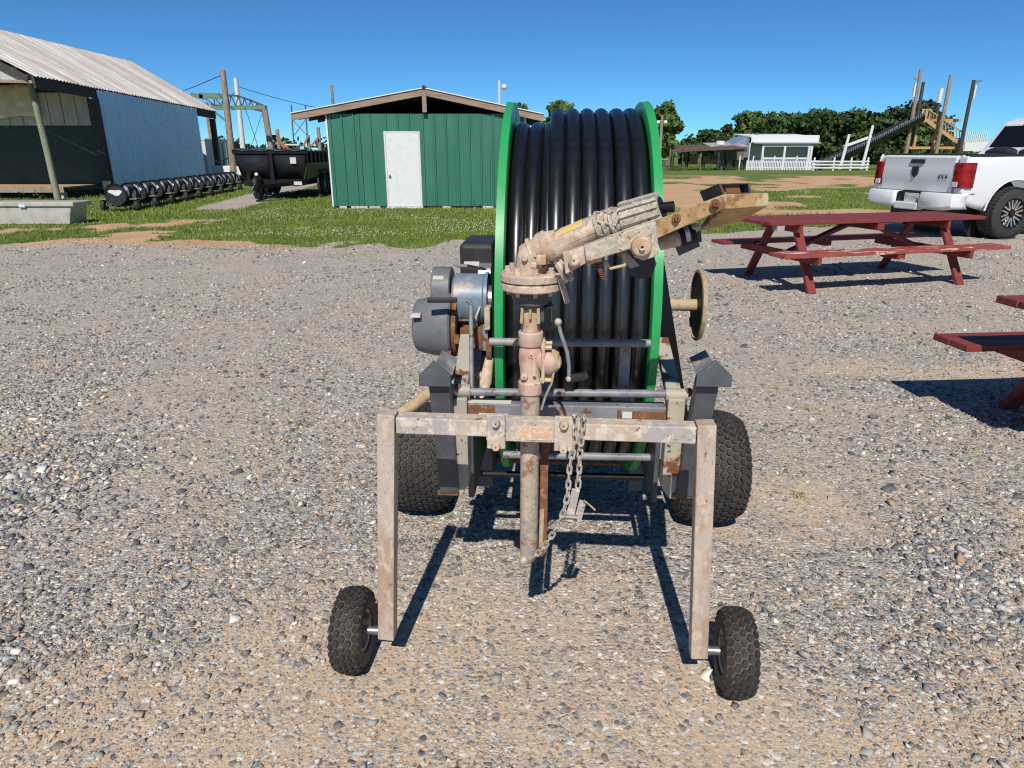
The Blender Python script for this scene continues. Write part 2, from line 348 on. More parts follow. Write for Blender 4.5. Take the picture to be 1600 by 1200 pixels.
def ground_material():
    m = bpy.data.materials.new('yard_ground'); nt, N, L, b = nodes_of(m)
    tc = N.new('ShaderNodeTexCoord'); V = tc.outputs['Object']
    at_ = N.new('ShaderNodeAttribute'); at_.attribute_name = 'cover'; sp = N.new('ShaderNodeSeparateColor'); L.new(at_.outputs['Color'], sp.inputs[0])
    def noise(s, d=5, r=.6):
        n = N.new('ShaderNodeTexNoise'); n.inputs['Scale'].default_value = s; n.inputs['Detail'].default_value = d; n.inputs['Roughness'].default_value = r; L.new(V, n.inputs['Vector']); return n.outputs['Fac']
    def math_(op, a, bb, clamp=False):
        n = N.new('ShaderNodeMath'); n.operation = op; n.use_clamp = clamp
        for i, v in enumerate((a, bb)):
            if isinstance(v, (int, float)): n.inputs[i].default_value = v
            else: L.new(v, n.inputs[i])
        return n.outputs[0]
    def mix(f, a, bb):
        n = N.new('ShaderNodeMix'); n.data_type = 'RGBA'
        if isinstance(f, float): n.inputs[0].default_value = f
        else: L.new(f, n.inputs[0])
        for i, v in ((6, a), (7, bb)):
            if isinstance(v, tuple): n.inputs[i].default_value = (*v, 1)
            else: L.new(v, n.inputs[i])
        return n.outputs[2]
    def vor(s):
        n = N.new('ShaderNodeTexVoronoi'); n.inputs['Scale'].default_value = s; L.new(V, n.inputs['Vector'])
        c = N.new('ShaderNodeSeparateColor'); L.new(n.outputs['Color'], c.inputs[0]); return n.outputs['Distance'], c.outputs[0], c.outputs[1]
    def mrange(v, a, bb, c=0., d=1.):
        n = N.new('ShaderNodeMapRange'); L.new(v, n.inputs[0])
        for i, k in enumerate((a, bb, c, d)): n.inputs[i+1].default_value = k
        return n.outputs[0]
    d1, c1, k1 = vor(62); d2, c2, k2 = vor(150)
    r1 = ramp(N, [(i/8, tuple(v*1.0 for v in c)) for i, c in enumerate(STONES)], 'CONSTANT'); L.new(c1, r1.inputs[0])
    r2 = ramp(N, [(i/8, tuple(v*.95 for v in c)) for i, c in enumerate(STONES)], 'CONSTANT'); L.new(c2, r2.inputs[0])
    fine = mix(mrange(noise(420, 2), .4, .6), (.24,.205,.17), (.58,.49,.39))
    stone = mix(mrange(k2, .35, .4), fine, r2.outputs[0])
    stone = mix(mrange(k1, .45, .5), stone, r1.outputs[0])
    soil = mix(mrange(noise(3.5), .35, .68), (.56,.375,.225), (.63,.465,.31))
    soil = mix(mrange(noise(210, 4), .46, .62), soil, (.38,.30,.225))
    soil = mix(mrange(k2, .62, .66), soil, r2.outputs[0])
    soil = mix(mrange(k1, .80, .82), soil, r1.outputs[0])
    dirtf = mrange(math_('ADD', sp.outputs[1], math_('MULTIPLY', math_('SUBTRACT', noise(14, 6), .5), 1.1)), .30, .62)
    yard = mix(math_('MULTIPLY', dirtf, .92), stone, soil)
    yard = mix(mrange(noise(.8, 3), .42, .64, .02, .45), yard, (.52,.42,.32))
    redc = mix(mrange(noise(1.3, 6), .35, .65), (.52,.30,.16), (.58,.40,.25))
    redc = mix(mrange(noise(24, 4), .55, .7), redc, (.40,.24,.13))
    redf = mrange(math_('ADD', sp.outputs[2], math_('MULTIPLY', math_('SUBTRACT', noise(3.2, 6), .5), 1.3)), .28, .6)
    yard = mix(redf, yard, redc)
    gcol = mix(mrange(noise(1.1, 5), .35, .66), (.10,.165,.026), (.18,.225,.055))
    gcol = mix(mrange(noise(38, 3), .45, .7), gcol, (.055,.10,.018))
    gcol = mix(mrange(noise(.35, 4), .5, .7, 0., .5), gcol, (.25,.23,.09))
    gf = mrange(math_('ADD', sp.outputs[0], math_('MULTIPLY', math_('SUBTRACT', noise(9, 7, .7), .5), 1.2)), .36, .60)
    col = mix(gf, yard, gcol); L.new(col, b.inputs['Base Color'])
    b.inputs['Roughness'].default_value = .92; b.inputs['Specular IOR Level'].default_value = .15
    h = math_('ADD', math_('MULTIPLY', mrange(d1, 0., .6, 1., 0.), mrange(k1, .42, .5, 0.2, 1.)), math_('MULTIPLY', mrange(d2, 0., .6, .5, 0.), .6))
    h = math_('ADD', h, math_('MULTIPLY', noise(160, 4), .5))
    h = math_('MULTIPLY', h, mrange(dirtf, 0., 1., 1., .4))
    bp = N.new('ShaderNodeBump'); bp.inputs['Strength'].default_value = .75; bp.inputs['Distance'].default_value = .012; L.new(h, bp.inputs['Height']); L.new(bp.outputs[0], b.inputs['Normal'])
    return m
me.materials.append(ground_material())

def mesh_np(name, V, F, mats, cols=None, colname='tint', smooth=False, parent=None):
    me = bpy.data.meshes.new(name); n = F.shape[1]
    me.vertices.add(len(V)); me.vertices.foreach_set('co', V.astype(np.float32).ravel())
    me.loops.add(F.size); me.loops.foreach_set('vertex_index', F.astype(np.int32).ravel())
    me.polygons.add(len(F)); me.polygons.foreach_set('loop_start', np.arange(0, F.size, n, dtype=np.int32)); me.update(calc_edges=True)
    if cols is not None:
        if cols.ndim == 1:
            a = me.attributes.new(colname, 'FLOAT', 'POINT'); a.data.foreach_set('value', cols.astype(np.float32))
        else:
            a = me.color_attributes.new(colname, 'FLOAT_COLOR', 'POINT'); a.data.foreach_set('color', cols.astype(np.float32).ravel())
    if smooth: me.polygons.foreach_set('use_smooth', [True]*len(F))
    me.materials.append(mats); o = bpy.data.objects.new(name, me); SC.collection.objects.link(o)
    if parent is not None: o.parent = parent
    return o
def in_view(x, y, pad=.5): return np.abs(x) < .80 * y + pad

# loose crushed stone
def gravel():
    P = []
    for y0, y1, dens, rmin, rmax in ((.95, 2.2, 5200, .0035, .0125), (.95, 2.6, 6500, .0022, .005), (2.2, 3.6, 3400, .0045, .0135), (3.6, 5.6, 1500, .007, .015), (5.6, 8.5, 520, .010, .018), (8.5, 12.5, 130, .013, .022)):
        w = .8*y1 + .8; n = int(dens * 2*w * (y1 - y0))
        x = rng.uniform(-w, w, n); y = rng.uniform(y0, y1, n)
        r = rmin + (rmax - rmin) * rng.random(n)**2.6
        r *= np.where(rng.random(n) < .03, 1.75, 1.)
        P.append(np.stack([x, y, r], 1))
    P = np.concatenate(P); x, y, r = P.T
    g_, d_, e_ = masks(x, y)
    clump = sstep(.33, .60, fbm(x + 9, y + 31, 1.5))
    coarse = sstep(.9, 2.2, -x) * sstep(5, 2.5, y) + .55*sstep(.9, 1.8, x) * sstep(4, 2.5, y)
    keep = (rng.random(len(x)) < (.20 + .80*clump) * np.where(r < .0052, 1 - .35*d_, 1 - .80*d_) * (1 - .97*g_) * (.62 + .38*np.clip(coarse,0,1))) & in_view(x, y)
    x, y, r = x[keep], y[keep], r[keep]; r = r * (1 + .55*np.clip(coarse[keep], 0, 1))
    n = len(x)
    c = np.array([(-1,-1,-1),(1,-1,-1),(1,1,-1),(-1,1,-1),(-1,-1,1),(1,-1,1),(1,1,1),(-1,1,1)], float)
    J = c[None] * (1 + .95*(rng.random((n, 8, 3)) - .5)) * .74
    J[:, 4:, :2] *= rng.uniform(.55, 1.0, (n, 1, 1))
    J *= np.stack([rng.uniform(.85, 1.35, n), rng.uniform(.7, 1.05, n), rng.uniform(.28, .62, n)], 1)[:, None, :]
    a = rng.uniform(0, 2*np.pi, n); tx = rng.normal(0, .28, n); ty = rng.normal(0, .28, n)
    ca, sa = np.cos(a), np.sin(a)
    X = J[..., 0]; Y = J[..., 1]; Z = J[..., 2] + X*tx[:, None] + Y*ty[:, None]
    V = np.stack([X*ca[:, None] - Y*sa[:, None], X*sa[:, None] + Y*ca[:, None], Z], -1) * r[:, None, None]
    V += np.stack([x, y, (fbm(x, y, 2.2) - .5)*.016 - .004 + r*.22], 1)[:, None, :]
    f = np.array([(0,3,2,1),(4,5,6,7),(0,1,5,4),(1,2,6,5),(2,3,7,6),(3,0,4,7)])
    F = (f[None] + 8*np.arange(n)[:, None, None]).reshape(-1, 4)
    w = np.array([.12,.17,.17,.13,.11,.09,.06,.05,.12]); k = rng.choice(9, n, p=w/w.sum())
    col = np.array(STONES)[k] * rng.uniform(.82, 1.2, (n, 1)) * (1 + rng.normal(0, .03, (n, 3)))
    d2 = d_[keep]; col = col*(1 - .35*d2[:, None]) + np.array((.47,.36,.26))*.35*d2[:, None]
    col = np.repeat(np.concatenate([col, np.ones((n, 1))], 1)[:, None, :], 8, 1).reshape(-1, 4)
    m = bpy.data.materials.new('crushed_stone'); nt, N, L, b = nodes_of(m)
    at_ = N.new('ShaderNodeAttribute'); at_.attribute_name = 'tint'; L.new(at_.outputs['Color'], b.inputs['Base Color']); b.inputs['Roughness'].default_value = .85; b.inputs['Specular IOR Level'].default_value = .2
    o = mesh_np('gravel', V.reshape(-1, 3), F, m, col)
    tag(o, 'loose grey and tan crushed stone scattered over the yard', 'gravel', kind='stuff'); return n
NG = gravel()

# grass blades and clover
def grass():
    xs_, ys_ = [], []
    for (x0, x1, y0, y1, dens) in ((-13, 9, 10.8, 14.5, 950), (-16, 10, 14.5, 19.5, 420), (-20, 16, 19.5, 28, 110)):
        n = int((x1-x0)*(y1-y0)*dens); xs_.append(rng.uniform(x0, x1, n)); ys_.append(rng.uniform(y0, y1, n))
    x = np.concatenate(xs_); y = np.concatenate(ys_)
    g_, d_, e_ = masks(x, y)
    tuft = fbm(x + 3, y + 77, 4.5, 3)
    keep = (rng.random(len(x)) < g_ * (.25 + 1.3*sstep(.35, .6, tuft))) & in_view(x, y, 1) & (g_ > .35) & ~((x > -4.9) & (x < .4) & (y > 19.1))
    x, y = x[keep], y[keep]
    # stray tufts in the gravel
    tx, ty = [], []
    for px, py, n_, s_ in ((475,662,70,.035),(1345,493,60,.05),(1205,478,12,.05),(330,388,60,.1),(350,390,60,.08),(430,385,110,.12),(380,391,40,.07),(560,398,50,.1),(32,414,40,.05),(127,407,24,.06),(1246,775,34,.02),(1265,640,18,.03),(1180,673,14,.03),(1220,607,12,.03),(1560,655,24,.04),(1575,660,20,.05),(1525,705,14,.03),(655,392,40,.12)):
        p = gp(px, py); tx.append(rng.normal(p.x, s_*1.3, n_)); ty.append(rng.normal(p.y, s_, n_))
    tx = np.concatenate(tx); ty = np.concatenate(ty); nn = len(tx)
    x = np.concatenate([x, tx]); y = np.concatenate([y, ty]); n = len(x)
    h = rng.uniform(.025, .062, n) * np.where(np.arange(n) >= n - nn, .42, 1.) * (1 + .25*(y > 16)); a = rng.uniform(0, 2*np.pi, n); w = rng.uniform(.004, .009, n) * np.where(y > 10, 1 + (y - 10)*.13, .7)
    lean = rng.uniform(.1, .8, n) * h; b = rng.uniform(0, 2*np.pi, n)
    z0 = gz(x, y) - .005
    v0 = np.stack([x - np.cos(a)*w, y - np.sin(a)*w, z0], 1); v1 = np.stack([x + np.cos(a)*w, y + np.sin(a)*w, z0], 1)
    v2 = np.stack([x + np.cos(b)*lean, y + np.sin(b)*lean, z0 + h], 1)
    V = np.stack([v0, v1, v2], 1).reshape(-1, 3); F = np.arange(3*n).reshape(n, 3)
    t = np.clip(.55*fbm(x, y, .9) + .5*rng.random(n) - .05, 0, 1)
    o = mesh_np('grass', V, F, M_blade, np.repeat(t, 3)); tag(o, 'short green grass around the sheds and in tufts on the gravel', 'grass', kind='stuff')
    # clover heads
    n = 5200; x = rng.uniform(-6.5, 2.5, n); y = rng.uniform(11.8, 18.8, n)
    k = (rng.random(n) < sstep(.42, .62, fbm(x, y + 5, .8)) * masks(x, y)[0]) & (y > grass_edge(x) + .5); x, y = x[k], y[k]; n = len(x)
    c = np.array([(1,0,0),(0,1,0),(-1,0,0),(0,-1,0),(0,0,1),(0,0,-1)], float)
    f = np.array([(0,1,4),(1,2,4),(2,3,4),(3,0,4),(1,0,5),(2,1,5),(3,2,5),(0,3,5)])
    V = c[None]*rng.uniform(.006, .0105, (n,1,1)) + np.stack([x, y, rng.uniform(.035, .07, n)], 1)[:, None]
    o = mesh_np('clover_flowers', V.reshape(-1,3), (f[None] + 6*np.arange(n)[:,None,None]).reshape(-1,3), mat('clover_white', (.72,.70,.62), .8))
    tag(o, 'small white clover heads in the lawn before the green shed', 'flowers', kind='stuff')
grass()
# ------------------------------------------------------------------ sheet metal
def sheet(name, parent, m, w, h, rib=.31, rd=.022, rw=.05, off=.02, M=None):
    """ribbed sheet in local u (width) x v (height), ribs towards -y"""
    pr = [(0, 0)]; x = off + rw
    while x < w - rw:
        pr += [(x - rw*.5, 0), (x - rw*.28, -rd), (x + rw*.28, -rd), (x + rw*.5, 0)]; x += rib
    pr.append((w, 0)); b = MB(); n = len(pr)
    vs = [Vector((x, y, 0)) for x, y in pr] + [Vector((x, y, h)) for x, y in pr] 
    vs += [v + Vector((0, .006, 0)) for v in vs]
    fs = []
    for i in range(n - 1):
        fs.append((i, i+1, n+i+1, n+i)); fs.append((2*n+i+1, 2*n+i, 3*n+i, 3*n+i+1))
        fs.append((i+1, i, 2*n+i, 2*n+i+1)); fs.append((n+i, n+i+1, 3*n+i+1, 3*n+i))
    fs += [(0, n, 3*n, 2*n), (n-1, 3*n-1, 4*n-1, 2*n-1)]
    if M is not None: vs = [M @ v for v in vs]
    b.add(vs, fs); return b.build(name, m, parent)

# ------------------------------------------------------------------ green shed
def green_shed():
    Y, x0, x1, zt = 19.2, -4.875, .336, 2.41
    s = empty('green_shed', ((x0+x1)/2, Y, 0)); tag(s, 'green metal-sided shed with white door and low white gable roof', 'shed')
    s.location = (0, 0, 0)
    cuts = [(-4.875,-4.12,.06,zt),(-4.12,-3.405,.06,zt),(-3.405,-2.44,1.985,zt),(-2.44,-1.51,.06,zt),(-1.51,-.58,.06,zt),(-.58,x1,.06,zt)]
    for i, (a, c, z0, z1) in enumerate(cuts):
        sheet('siding_panel', s, M_shedgreen, c - a - .004, z1 - z0, .305, rd=.034, rw=.06, M=T(a, Y - .004*(i % 2), z0))
    for k in range(6):                                         # sides and back
        sheet('siding_panel', s, M_shedgreen, .8, zt - .06, .305, M=T(x0, Y + .05 + k*.81 + .8, .06) @ RZ(-math.pi/2))
        sheet('siding_panel', s, M_shedgreen, .8, zt - .06, .305, M=T(x1, Y + .05 + k*.81, .06) @ RZ(math.pi/2))
    for k in range(6): sheet('siding_panel', s, M_shedgreen, .86, zt - .06, .305, M=T(x1 - k*.868, Y + 4.95, .06) @ RZ(math.pi))
    for x in (x0 - .012, x1 + .012): MB().box((x - .02, Y - .03, .04), (x + .02, Y + .03, zt)).build('corner_trim', M_white, s)
    d = MB().box((-3.355, Y - .022, .05), (-2.485, Y + .02, 1.93)).build('door', M_white, s, bevel=.006)
    MB().ball((-3.29, Y - .065, .86), .034, 10, 6).tube([(-3.29, Y-.02, .86), (-3.29, Y-.07, .86)], .013, 8).build('door_knob', M_steel, d, True)
    f = MB(); f.box((-3.402, Y - .03, .02), (-3.358, Y + .02, 1.98)).box((-2.482, Y - .03, .02), (-2.443, Y + .02, 1.98)).box((-3.357, Y - .028, 1.936), (-2.483, Y + .02, 1.98)).box((-3.42, Y-.05, .0), (-2.43, Y+.02, .045))
    f.build('door_frame', M_whitew, d)
    MB().box((x0 + .02, Y + .02, .02), (x1 - .02, Y + 4.9, .09)).build('floor_skid', M_dkwood, s)
    for x, w in ((-4.72,.2),(-4.4,.45),(-3.9,.3),(-1.9,.22),(-.8,.3),(.1,.25)): MB().box((x, Y - .03, -.02), (x + w, Y + .25, .055)).build('foundation_block', M_concrete, s, bevel=.008)
    L, Rg, E_ = (-5.775, 2.41), (-2.275, 3.015), (.845, 2.385)
    y0, y1 = 19.06, 24.8
    def slope(p, q, name, m, dz0, dz1, ya, yb):
        b = MB(); b.add([(p[0],ya,p[1]+dz0),(q[0],ya,q[1]+dz0),(q[0],yb,q[1]+dz0),(p[0],yb,p[1]+dz0),(p[0],ya,p[1]+dz1),(q[0],ya,q[1]+dz1),(q[0],yb,q[1]+dz1),(p[0],yb,p[1]+dz1)],
            [(0,3,2,1),(4,5,6,7),(0,1,5,4),(1,2,6,5),(2,3,7,6),(3,0,4,7)]); return b.build(name, m, s)
    for k in range(7):
        ya = y0 - .03 + k*.83
        slope(L, Rg, 'roof_panel', M_roofwhite, 0.0, .022, ya, ya + .828); slope(Rg, E_, 'roof_panel', M_roofwhite, 0.0, .022, ya, ya + .828)
    MB().tube([(Rg[0], y0 - .04, Rg[1] + .02), (Rg[0], y1, Rg[1] + .02)], .05, 8).build('ridge_cap', M_blackm, s)
    slope((-5.75, 2.41), (-2.335, 3.005), 'fascia_board', M_fascia, -.17, -.006, y0, y0 + .04)
    slope((-2.215, 3.005), (.825, 2.385), 'fascia_board', M_fascia, -.17, -.006, y0, y0 + .04)
    MB().box((-2.33, y0 - .012, 2.44), (-2.22, y0 + .07, 3.0)).build('king_post', M_fascia, s)
    for k in range(6):
        ya = y0 + .6 + k*.95
        slope((-5.75, 2.41), (-2.3, 3.005), 'rafter', M_dkwood, -.13, -.006, ya, ya + .05); slope((-2.25, 3.005), (.825, 2.385), 'rafter', M_dkwood, -.13, -.006, ya, ya + .05)
    MB().box((x0 + .02, Y + .05, 2.30), (x1 - .02, Y + 4.9, 2.36)).build('ceiling_boards', M_dkwood, s)
    MB().prism([(-5.7, 2.37), (.8, 2.35), (-2.275, 2.98)], Y + 4.96, Y + 5.0).build('rear_gable', M_dkwood, s)
green_shed()

# ------------------------------------------------------------------ pole barn on the left
def barn():
    s = empty('pole_barn', (0, 0, 0)); tag(s, 'open pole barn with blue-grey metal side wall and weathered tin roof', 'barn')
    ex, rx, Y0, Y1 = -14.1, -17.67, 21.85, 34.69
    ez = lambda y: 3.60 + (y - Y0)/(Y1 - Y0)*(3.28 - 3.60)
    rz = lambda y: 5.43 + (y - Y0)/(Y1 - Y0)*(5.38 - 5.43)
    n = 19; w = (Y1 - Y0)/n
    for k in range(n):
        for side in (0, 1):
            ya = Y0 + k*w; pr = [(0, 0)]; u = .02
            step = w/4
            for j in range(4): c = step*(j + .5); pr += [(c-.045, 0), (c-.02, .035), (c+.02, .035), (c+.045, 0)]
            pr.append((w - .003, 0)); b = MB(); m = len(pr); jit = random.uniform(-.05, .05)
            vs = []
            for top in (0, 1):
                for (uu, hh) in pr:
                    y = ya + uu
                    if side == 0: p = (ex + .12 + jit, y, ez(y) - .05) if not top else (rx, y, rz(y))
                    else: p = (2*rx - ex, y, ez(y)) if not top else (rx, y, rz(y))
                    vs.append(Vector(p) + Vector((.5 if side == 0 else -.5, 0, .86))*hh + Vector((0, 0, .004*(k % 2))))
            b.add(vs, [(i, i+1, m+i+1, m+i) for i in range(m - 1)])
            o = b.build('roof_panel', M_roof, s)
            sm = o.modifiers.new('thickness', 'SOLIDIFY'); sm.thickness = .006
    # header beam, posts
    MB().add([(ex-.02, Y0, ez(Y0)-.36),(ex+.04, Y0, ez(Y0)-.36),(ex+.04, Y0, ez(Y0)-.025),(ex-.02, Y0, ez(Y0)-.025),(ex-.02, Y1, ez(Y1)-.36),(ex+.04, Y1, ez(Y1)-.36),(ex+.04, Y1, ez(Y1)-.025),(ex-.02, Y1, ez(Y1)-.025)],
        [(0,1,2,3),(7,6,5,4),(0,4,5,1),(1,5,6,2),(2,6,7,3),(3,7,4,0)]).build('header_beam', M_dkwood, s)
    MB().tube([(-14.52, 22.5, -.1), (-14.55, 22.5, 1.5), (-14.62, 22.5, 3.45)], [.10, .095, .085], 12).build('round_post', M_trim, s, True)
    for y in (24.83, 34.55): MB().box((-14.30, y - .10, -.2), (-14.0 if y < 30 else -14.09, y + .10, ez(y) - .37)).build('post', M_dkwood, s)
    MB().tube([(-15.4, 34.6, -.2), (-15.42, 34.6, 4.05)], .11, 10).build('round_post', M_wood, s, True)
    for y in (22.5, 28.5, 34.5): MB().box((2*rx - ex + .1, y - .09, -.2), (2*rx - ex + .28, y + .09, 3.4)).build('post', M_dkwood, s)
    # blue wall
    ya, yb, n = 24.95, 32.6, 10; w = (yb - ya)/n
    for k in range(n):
        y = ya + k*w; sheet('siding_panel', s, M_blueside, w - .003, ez(y) - .085 - .10, .19, .026, .045, M=T(-14.035 + .004*(k % 2), y, .10) @ RZ(math.pi/2))
    # cross wall behind the stage: dark green below, boards and canvas above
    x = -14.40; k = 0
    while x > -20.6:
        MB().box((x - .93, 24.98, .30), (x, 25.02, 2.29)).build('wall_panel', M_darkgreen, s)
        zt = min(3.2 + (-14.1 - x)*.5, 5.0) if x > -17.6 else 4.4
        for j in range(2): MB().box((x - .465*(j+1) + .012, 24.97, 2.31), (x - .465*j - .012, 25.0, min(zt, 3.3) + .05)).build('wall_board', M_inside, s)
        MB().box((x - .93, 25.03, 2.25), (x, 25.06, zt)).build('wall_panel', M_dkwood, s)
        x -= .935
    b = MB(); nu, nv = 24, 8
    vs = [Vector((-16.05 - 4.3*i/nu, 24.86 + .05*math.sin(i*1.7) + .03*math.sin(j*2.1 + i), 2.55 + (3.55 - 2.55)*j/nv + .06*math.sin(i*.5))) for j in range(nv+1) for i in range(nu+1)]
    b.add(vs, [(j*(nu+1)+i, j*(nu+1)+i+1, (j+1)*(nu+1)+i+1, (j+1)*(nu+1)+i) for j in range(nv) for i in range(nu)])
    o = b.build('canvas_curtain', M_canvas, s, True); o.modifiers.new('thickness', 'SOLIDIFY').thickness = .01
    MB().bar((-14.2, 22.0, 3.42), (-20.9, 22.0, 3.62), .10, .08).build('tie_beam', M_wood, s)
    for a, c in (((-14.3,3.5),(-17.6,5.25)),): MB().bar((a[0], 21.95, a[1]), (c[0], 21.95, c[1]), .06, .16).build('rafter', M_dkwood, s)
    for xx in (-15.2, -16.2, -17.2): MB().bar((xx, 22.0, 3.5), (xx - .45, 22.0, 3.5 + (-14.1 - xx)*.53), .05, .05).build('truss_web', M_dkwood, s)
    for k in range(17):
        x = -14.25 - k*.4; zt = 3.55 + (-14.1 - x)*.5 if x > rx else 3.55 + (x - (2*rx - ex))*.5
        MB().box((x - .405, 22.06 + .004*(k % 2), 3.40), (x, 22.09, max(3.62, zt + .02))).build('gable_board', M_inside, s)
    # platform
    st = s
    for k in range(10): MB().box((-21.0, 23.05 + k*.19, .33), (-14.62, 23.05 + k*.19 + .183, .375)).build('deck_board', M_lumber if k % 3 else M_wood, st)
    MB().box((-21.0, 23.0, .20), (-14.60, 23.045, .37)).build('deck_rim', M_wood, st)
    for xx in (-14.8, -17.0, -19.2): MB().box((xx - .1, 23.1, -.05), (xx + .1, 23.3, .2)).build('deck_pier', M_concrete, st)
barn()

# ------------------------------------------------------------------ truck tool box on the grass
def toolbox():
    s = empty('tool_box', (-10.1, 15.2, 0)); tag(s, 'pale diamond-plate truck tool box lying on the grass by the barn', 'tool box')
    b = MB(); b.add([(-.95,-.30,0),(.62,-.30,0),(.62,.30,0),(-.95,.30,0),(-1.05,-.30,.37),(.72,-.30,.37),(.72,.30,.37),(-1.05,.30,.37)], [(0,3,2,1),(4,5,6,7),(0,1,5,4),(1,2,6,5),(2,3,7,6),(3,0,4,7)])
    b.build('body', M_alum, s, bevel=.01)
    MB().box((-1.10,-.34,.373), (.80,.34,.46)).build('lid', M_alum, s, bevel=.015)
    MB().box((-.35,-.352,.36), (-.22,-.341,.42)).build('latch', M_blueside, s)
toolbox()

# ------------------------------------------------------------------ barrel train beside the barn
def wheel_simple(name, parent, c, r, w, mt=M_rubber, mr=M_steel):
    Mx = T(*c)
    o = MB().lathe([(-w/2, r*.55), (-w/2, r*.86), (-w*.36, r*.97), (-w*.15, r), (w*.15, r), (w*.36, r*.97), (w/2, r*.86), (w/2, r*.55)], 20, Mx, closed=True).build(name, mt, parent, True)
    MB().lathe([(-w*.3, .01), (-w*.3, r*.55), (w*.3, r*.56), (w*.3, .01)], 14, Mx).build('rim', mr, o, True)
    return o
def barrel_car():
    s = empty('barrel_train_car', (0,0,0))
    r, L = .268, .41; n = 28; yo, zc = .31, .425; b = MB(); prof = [(-L, r*.97), (-L, r*1.03), (-L*.9, r*1.03), (-L*.88, r), (-L*.3, r*1.0), (-L*.28, r*1.03), (-L*.22, r*1.03), (-L*.2, r), (L*.2, r), (L*.22, r*1.03), (L*.28, r*1.03), (L*.3, r), (L*.88, r), (L*.9, r*1.03), (L, r*1.03), (L, r*.97)]
    A = T(0, yo, zc) @ RZ(math.pi/2)
    m = len(prof); vs = []
    for k in range(n):
        a = 2*math.pi*k/n
        for x, rr in prof: vs.append(A @ Vector((x, rr*math.sin(a), rr*math.cos(a))))
    fs = []
    for k in range(n):
        am = 2*math.pi*(k + .5)/n; top = math.cos(am - .25) > .42
        for i in range(m - 1):
            xm = (prof[i][0] + prof[i+1][0])/2
            if top and -L*.62 < xm < L*.88: continue               # seat opening
            fs.append((k*m+i, k*m+i+1, ((k+1) % n)*m+i+1, ((k+1) % n)*m+i))
    # extra ring so the opening starts behind the front end
    b.add(vs, fs); o = b.build('barrel', M_black, s, True); o.modifiers.new('thickness', 'SOLIDIFY').thickness = .012
    for sg in (-1, 1):
        e = MB().lathe([(0, .005), (0, r*.86), (sg*.02, r*.88), (sg*.02, r*.98)], 24, T(0, yo + sg*(L - .03), zc) @ RZ(math.pi/2)).build('barrel_end', M_blackm, s, True)
    def patch(cy, cz_, w, h, ang=None, nm='white_patch'):          # painted cow patch: thin irregular plate on the lid or the flank
        k = 16; pts = []
        for i in range(k):
            a = 2*math.pi*i/k; q = 1 + .22*math.sin(3*a + w*40) + .12*math.sin(2*a + h*30)
            pts.append((w*q*math.cos(a), h*q*math.sin(a)))
        if ang is None:
            vv = [Vector((x, yo - L + .022, zc + cz_ + z)) for x, z in pts] + [Vector((0, yo - L + .022, zc + cz_))]
        else:
            vv = [Vector(((r + .014)*math.sin(ang + z/r), yo + cy + x, zc + (r + .014)*math.cos(ang + z/r))) for x, z in pts] + [Vector(((r + .014)*math.sin(ang), yo + cy, zc + (r + .014)*math.cos(ang)))]
        MB().add(vv, [(i, (i+1) % k, k) for i in range(k)]).build(nm, M_white, s)
    patch(0, .055, .15, .075); 
    patch(-.30, 0, .09, .12, R(66)); patch(.02, 0, .12, .10, R(95)); patch(.33, 0, .06, .13, R(62)); patch(-.28, 0, .08, .1, R(-70)); patch(.2, 0, .1, .08, R(-80))
    MB().bar((-.42, .1, .14), (.42, .1, .14), .035, .035).bar((0, -.2, .14), (0, 1.1, .14), .045, .045).build('axle_frame', M_dkgray, s)
    for sg in (-1, 1):
        MB().box((sg*.36 - .09, .0, .30), (sg*.36 + .09, .26, .322)).bar((sg*.35, .1, .14), (sg*.35, .1, .30), .025, .025).build('foot_board', M_wood, s)
        wheel_simple('wheel', s, (sg*.42, .1, .142), .142, .10)
    MB().box((-.2, .36, .36), (.2, .62, .39)).build('seat', M_blackm, s)
    return s
bc = barrel_car()
P0, P1 = Vector((-10.17, 18.16, 0)), Vector((-11.27, 28.1, 0)); NB = 9
ords = ['nearest', 'second', 'third', 'fourth', 'fifth', 'sixth', 'seventh', 'eighth', 'last']
for i in range(NB):
    c = bc if i == 0 else copy_tree(bc)
    t = (i/(NB - 1)); c.location = P0.lerp(P1, t); c.rotation_euler = (0, 0, R(5 + random.uniform(-3, 3)))
    tag(c, ('nearest black barrel train car with white patches, lid facing the yard' if i == 0 else f'{ords[i]} black and white barrel train car in the row along the blue wall'), 'train car', 'barrel train cars beside the barn')

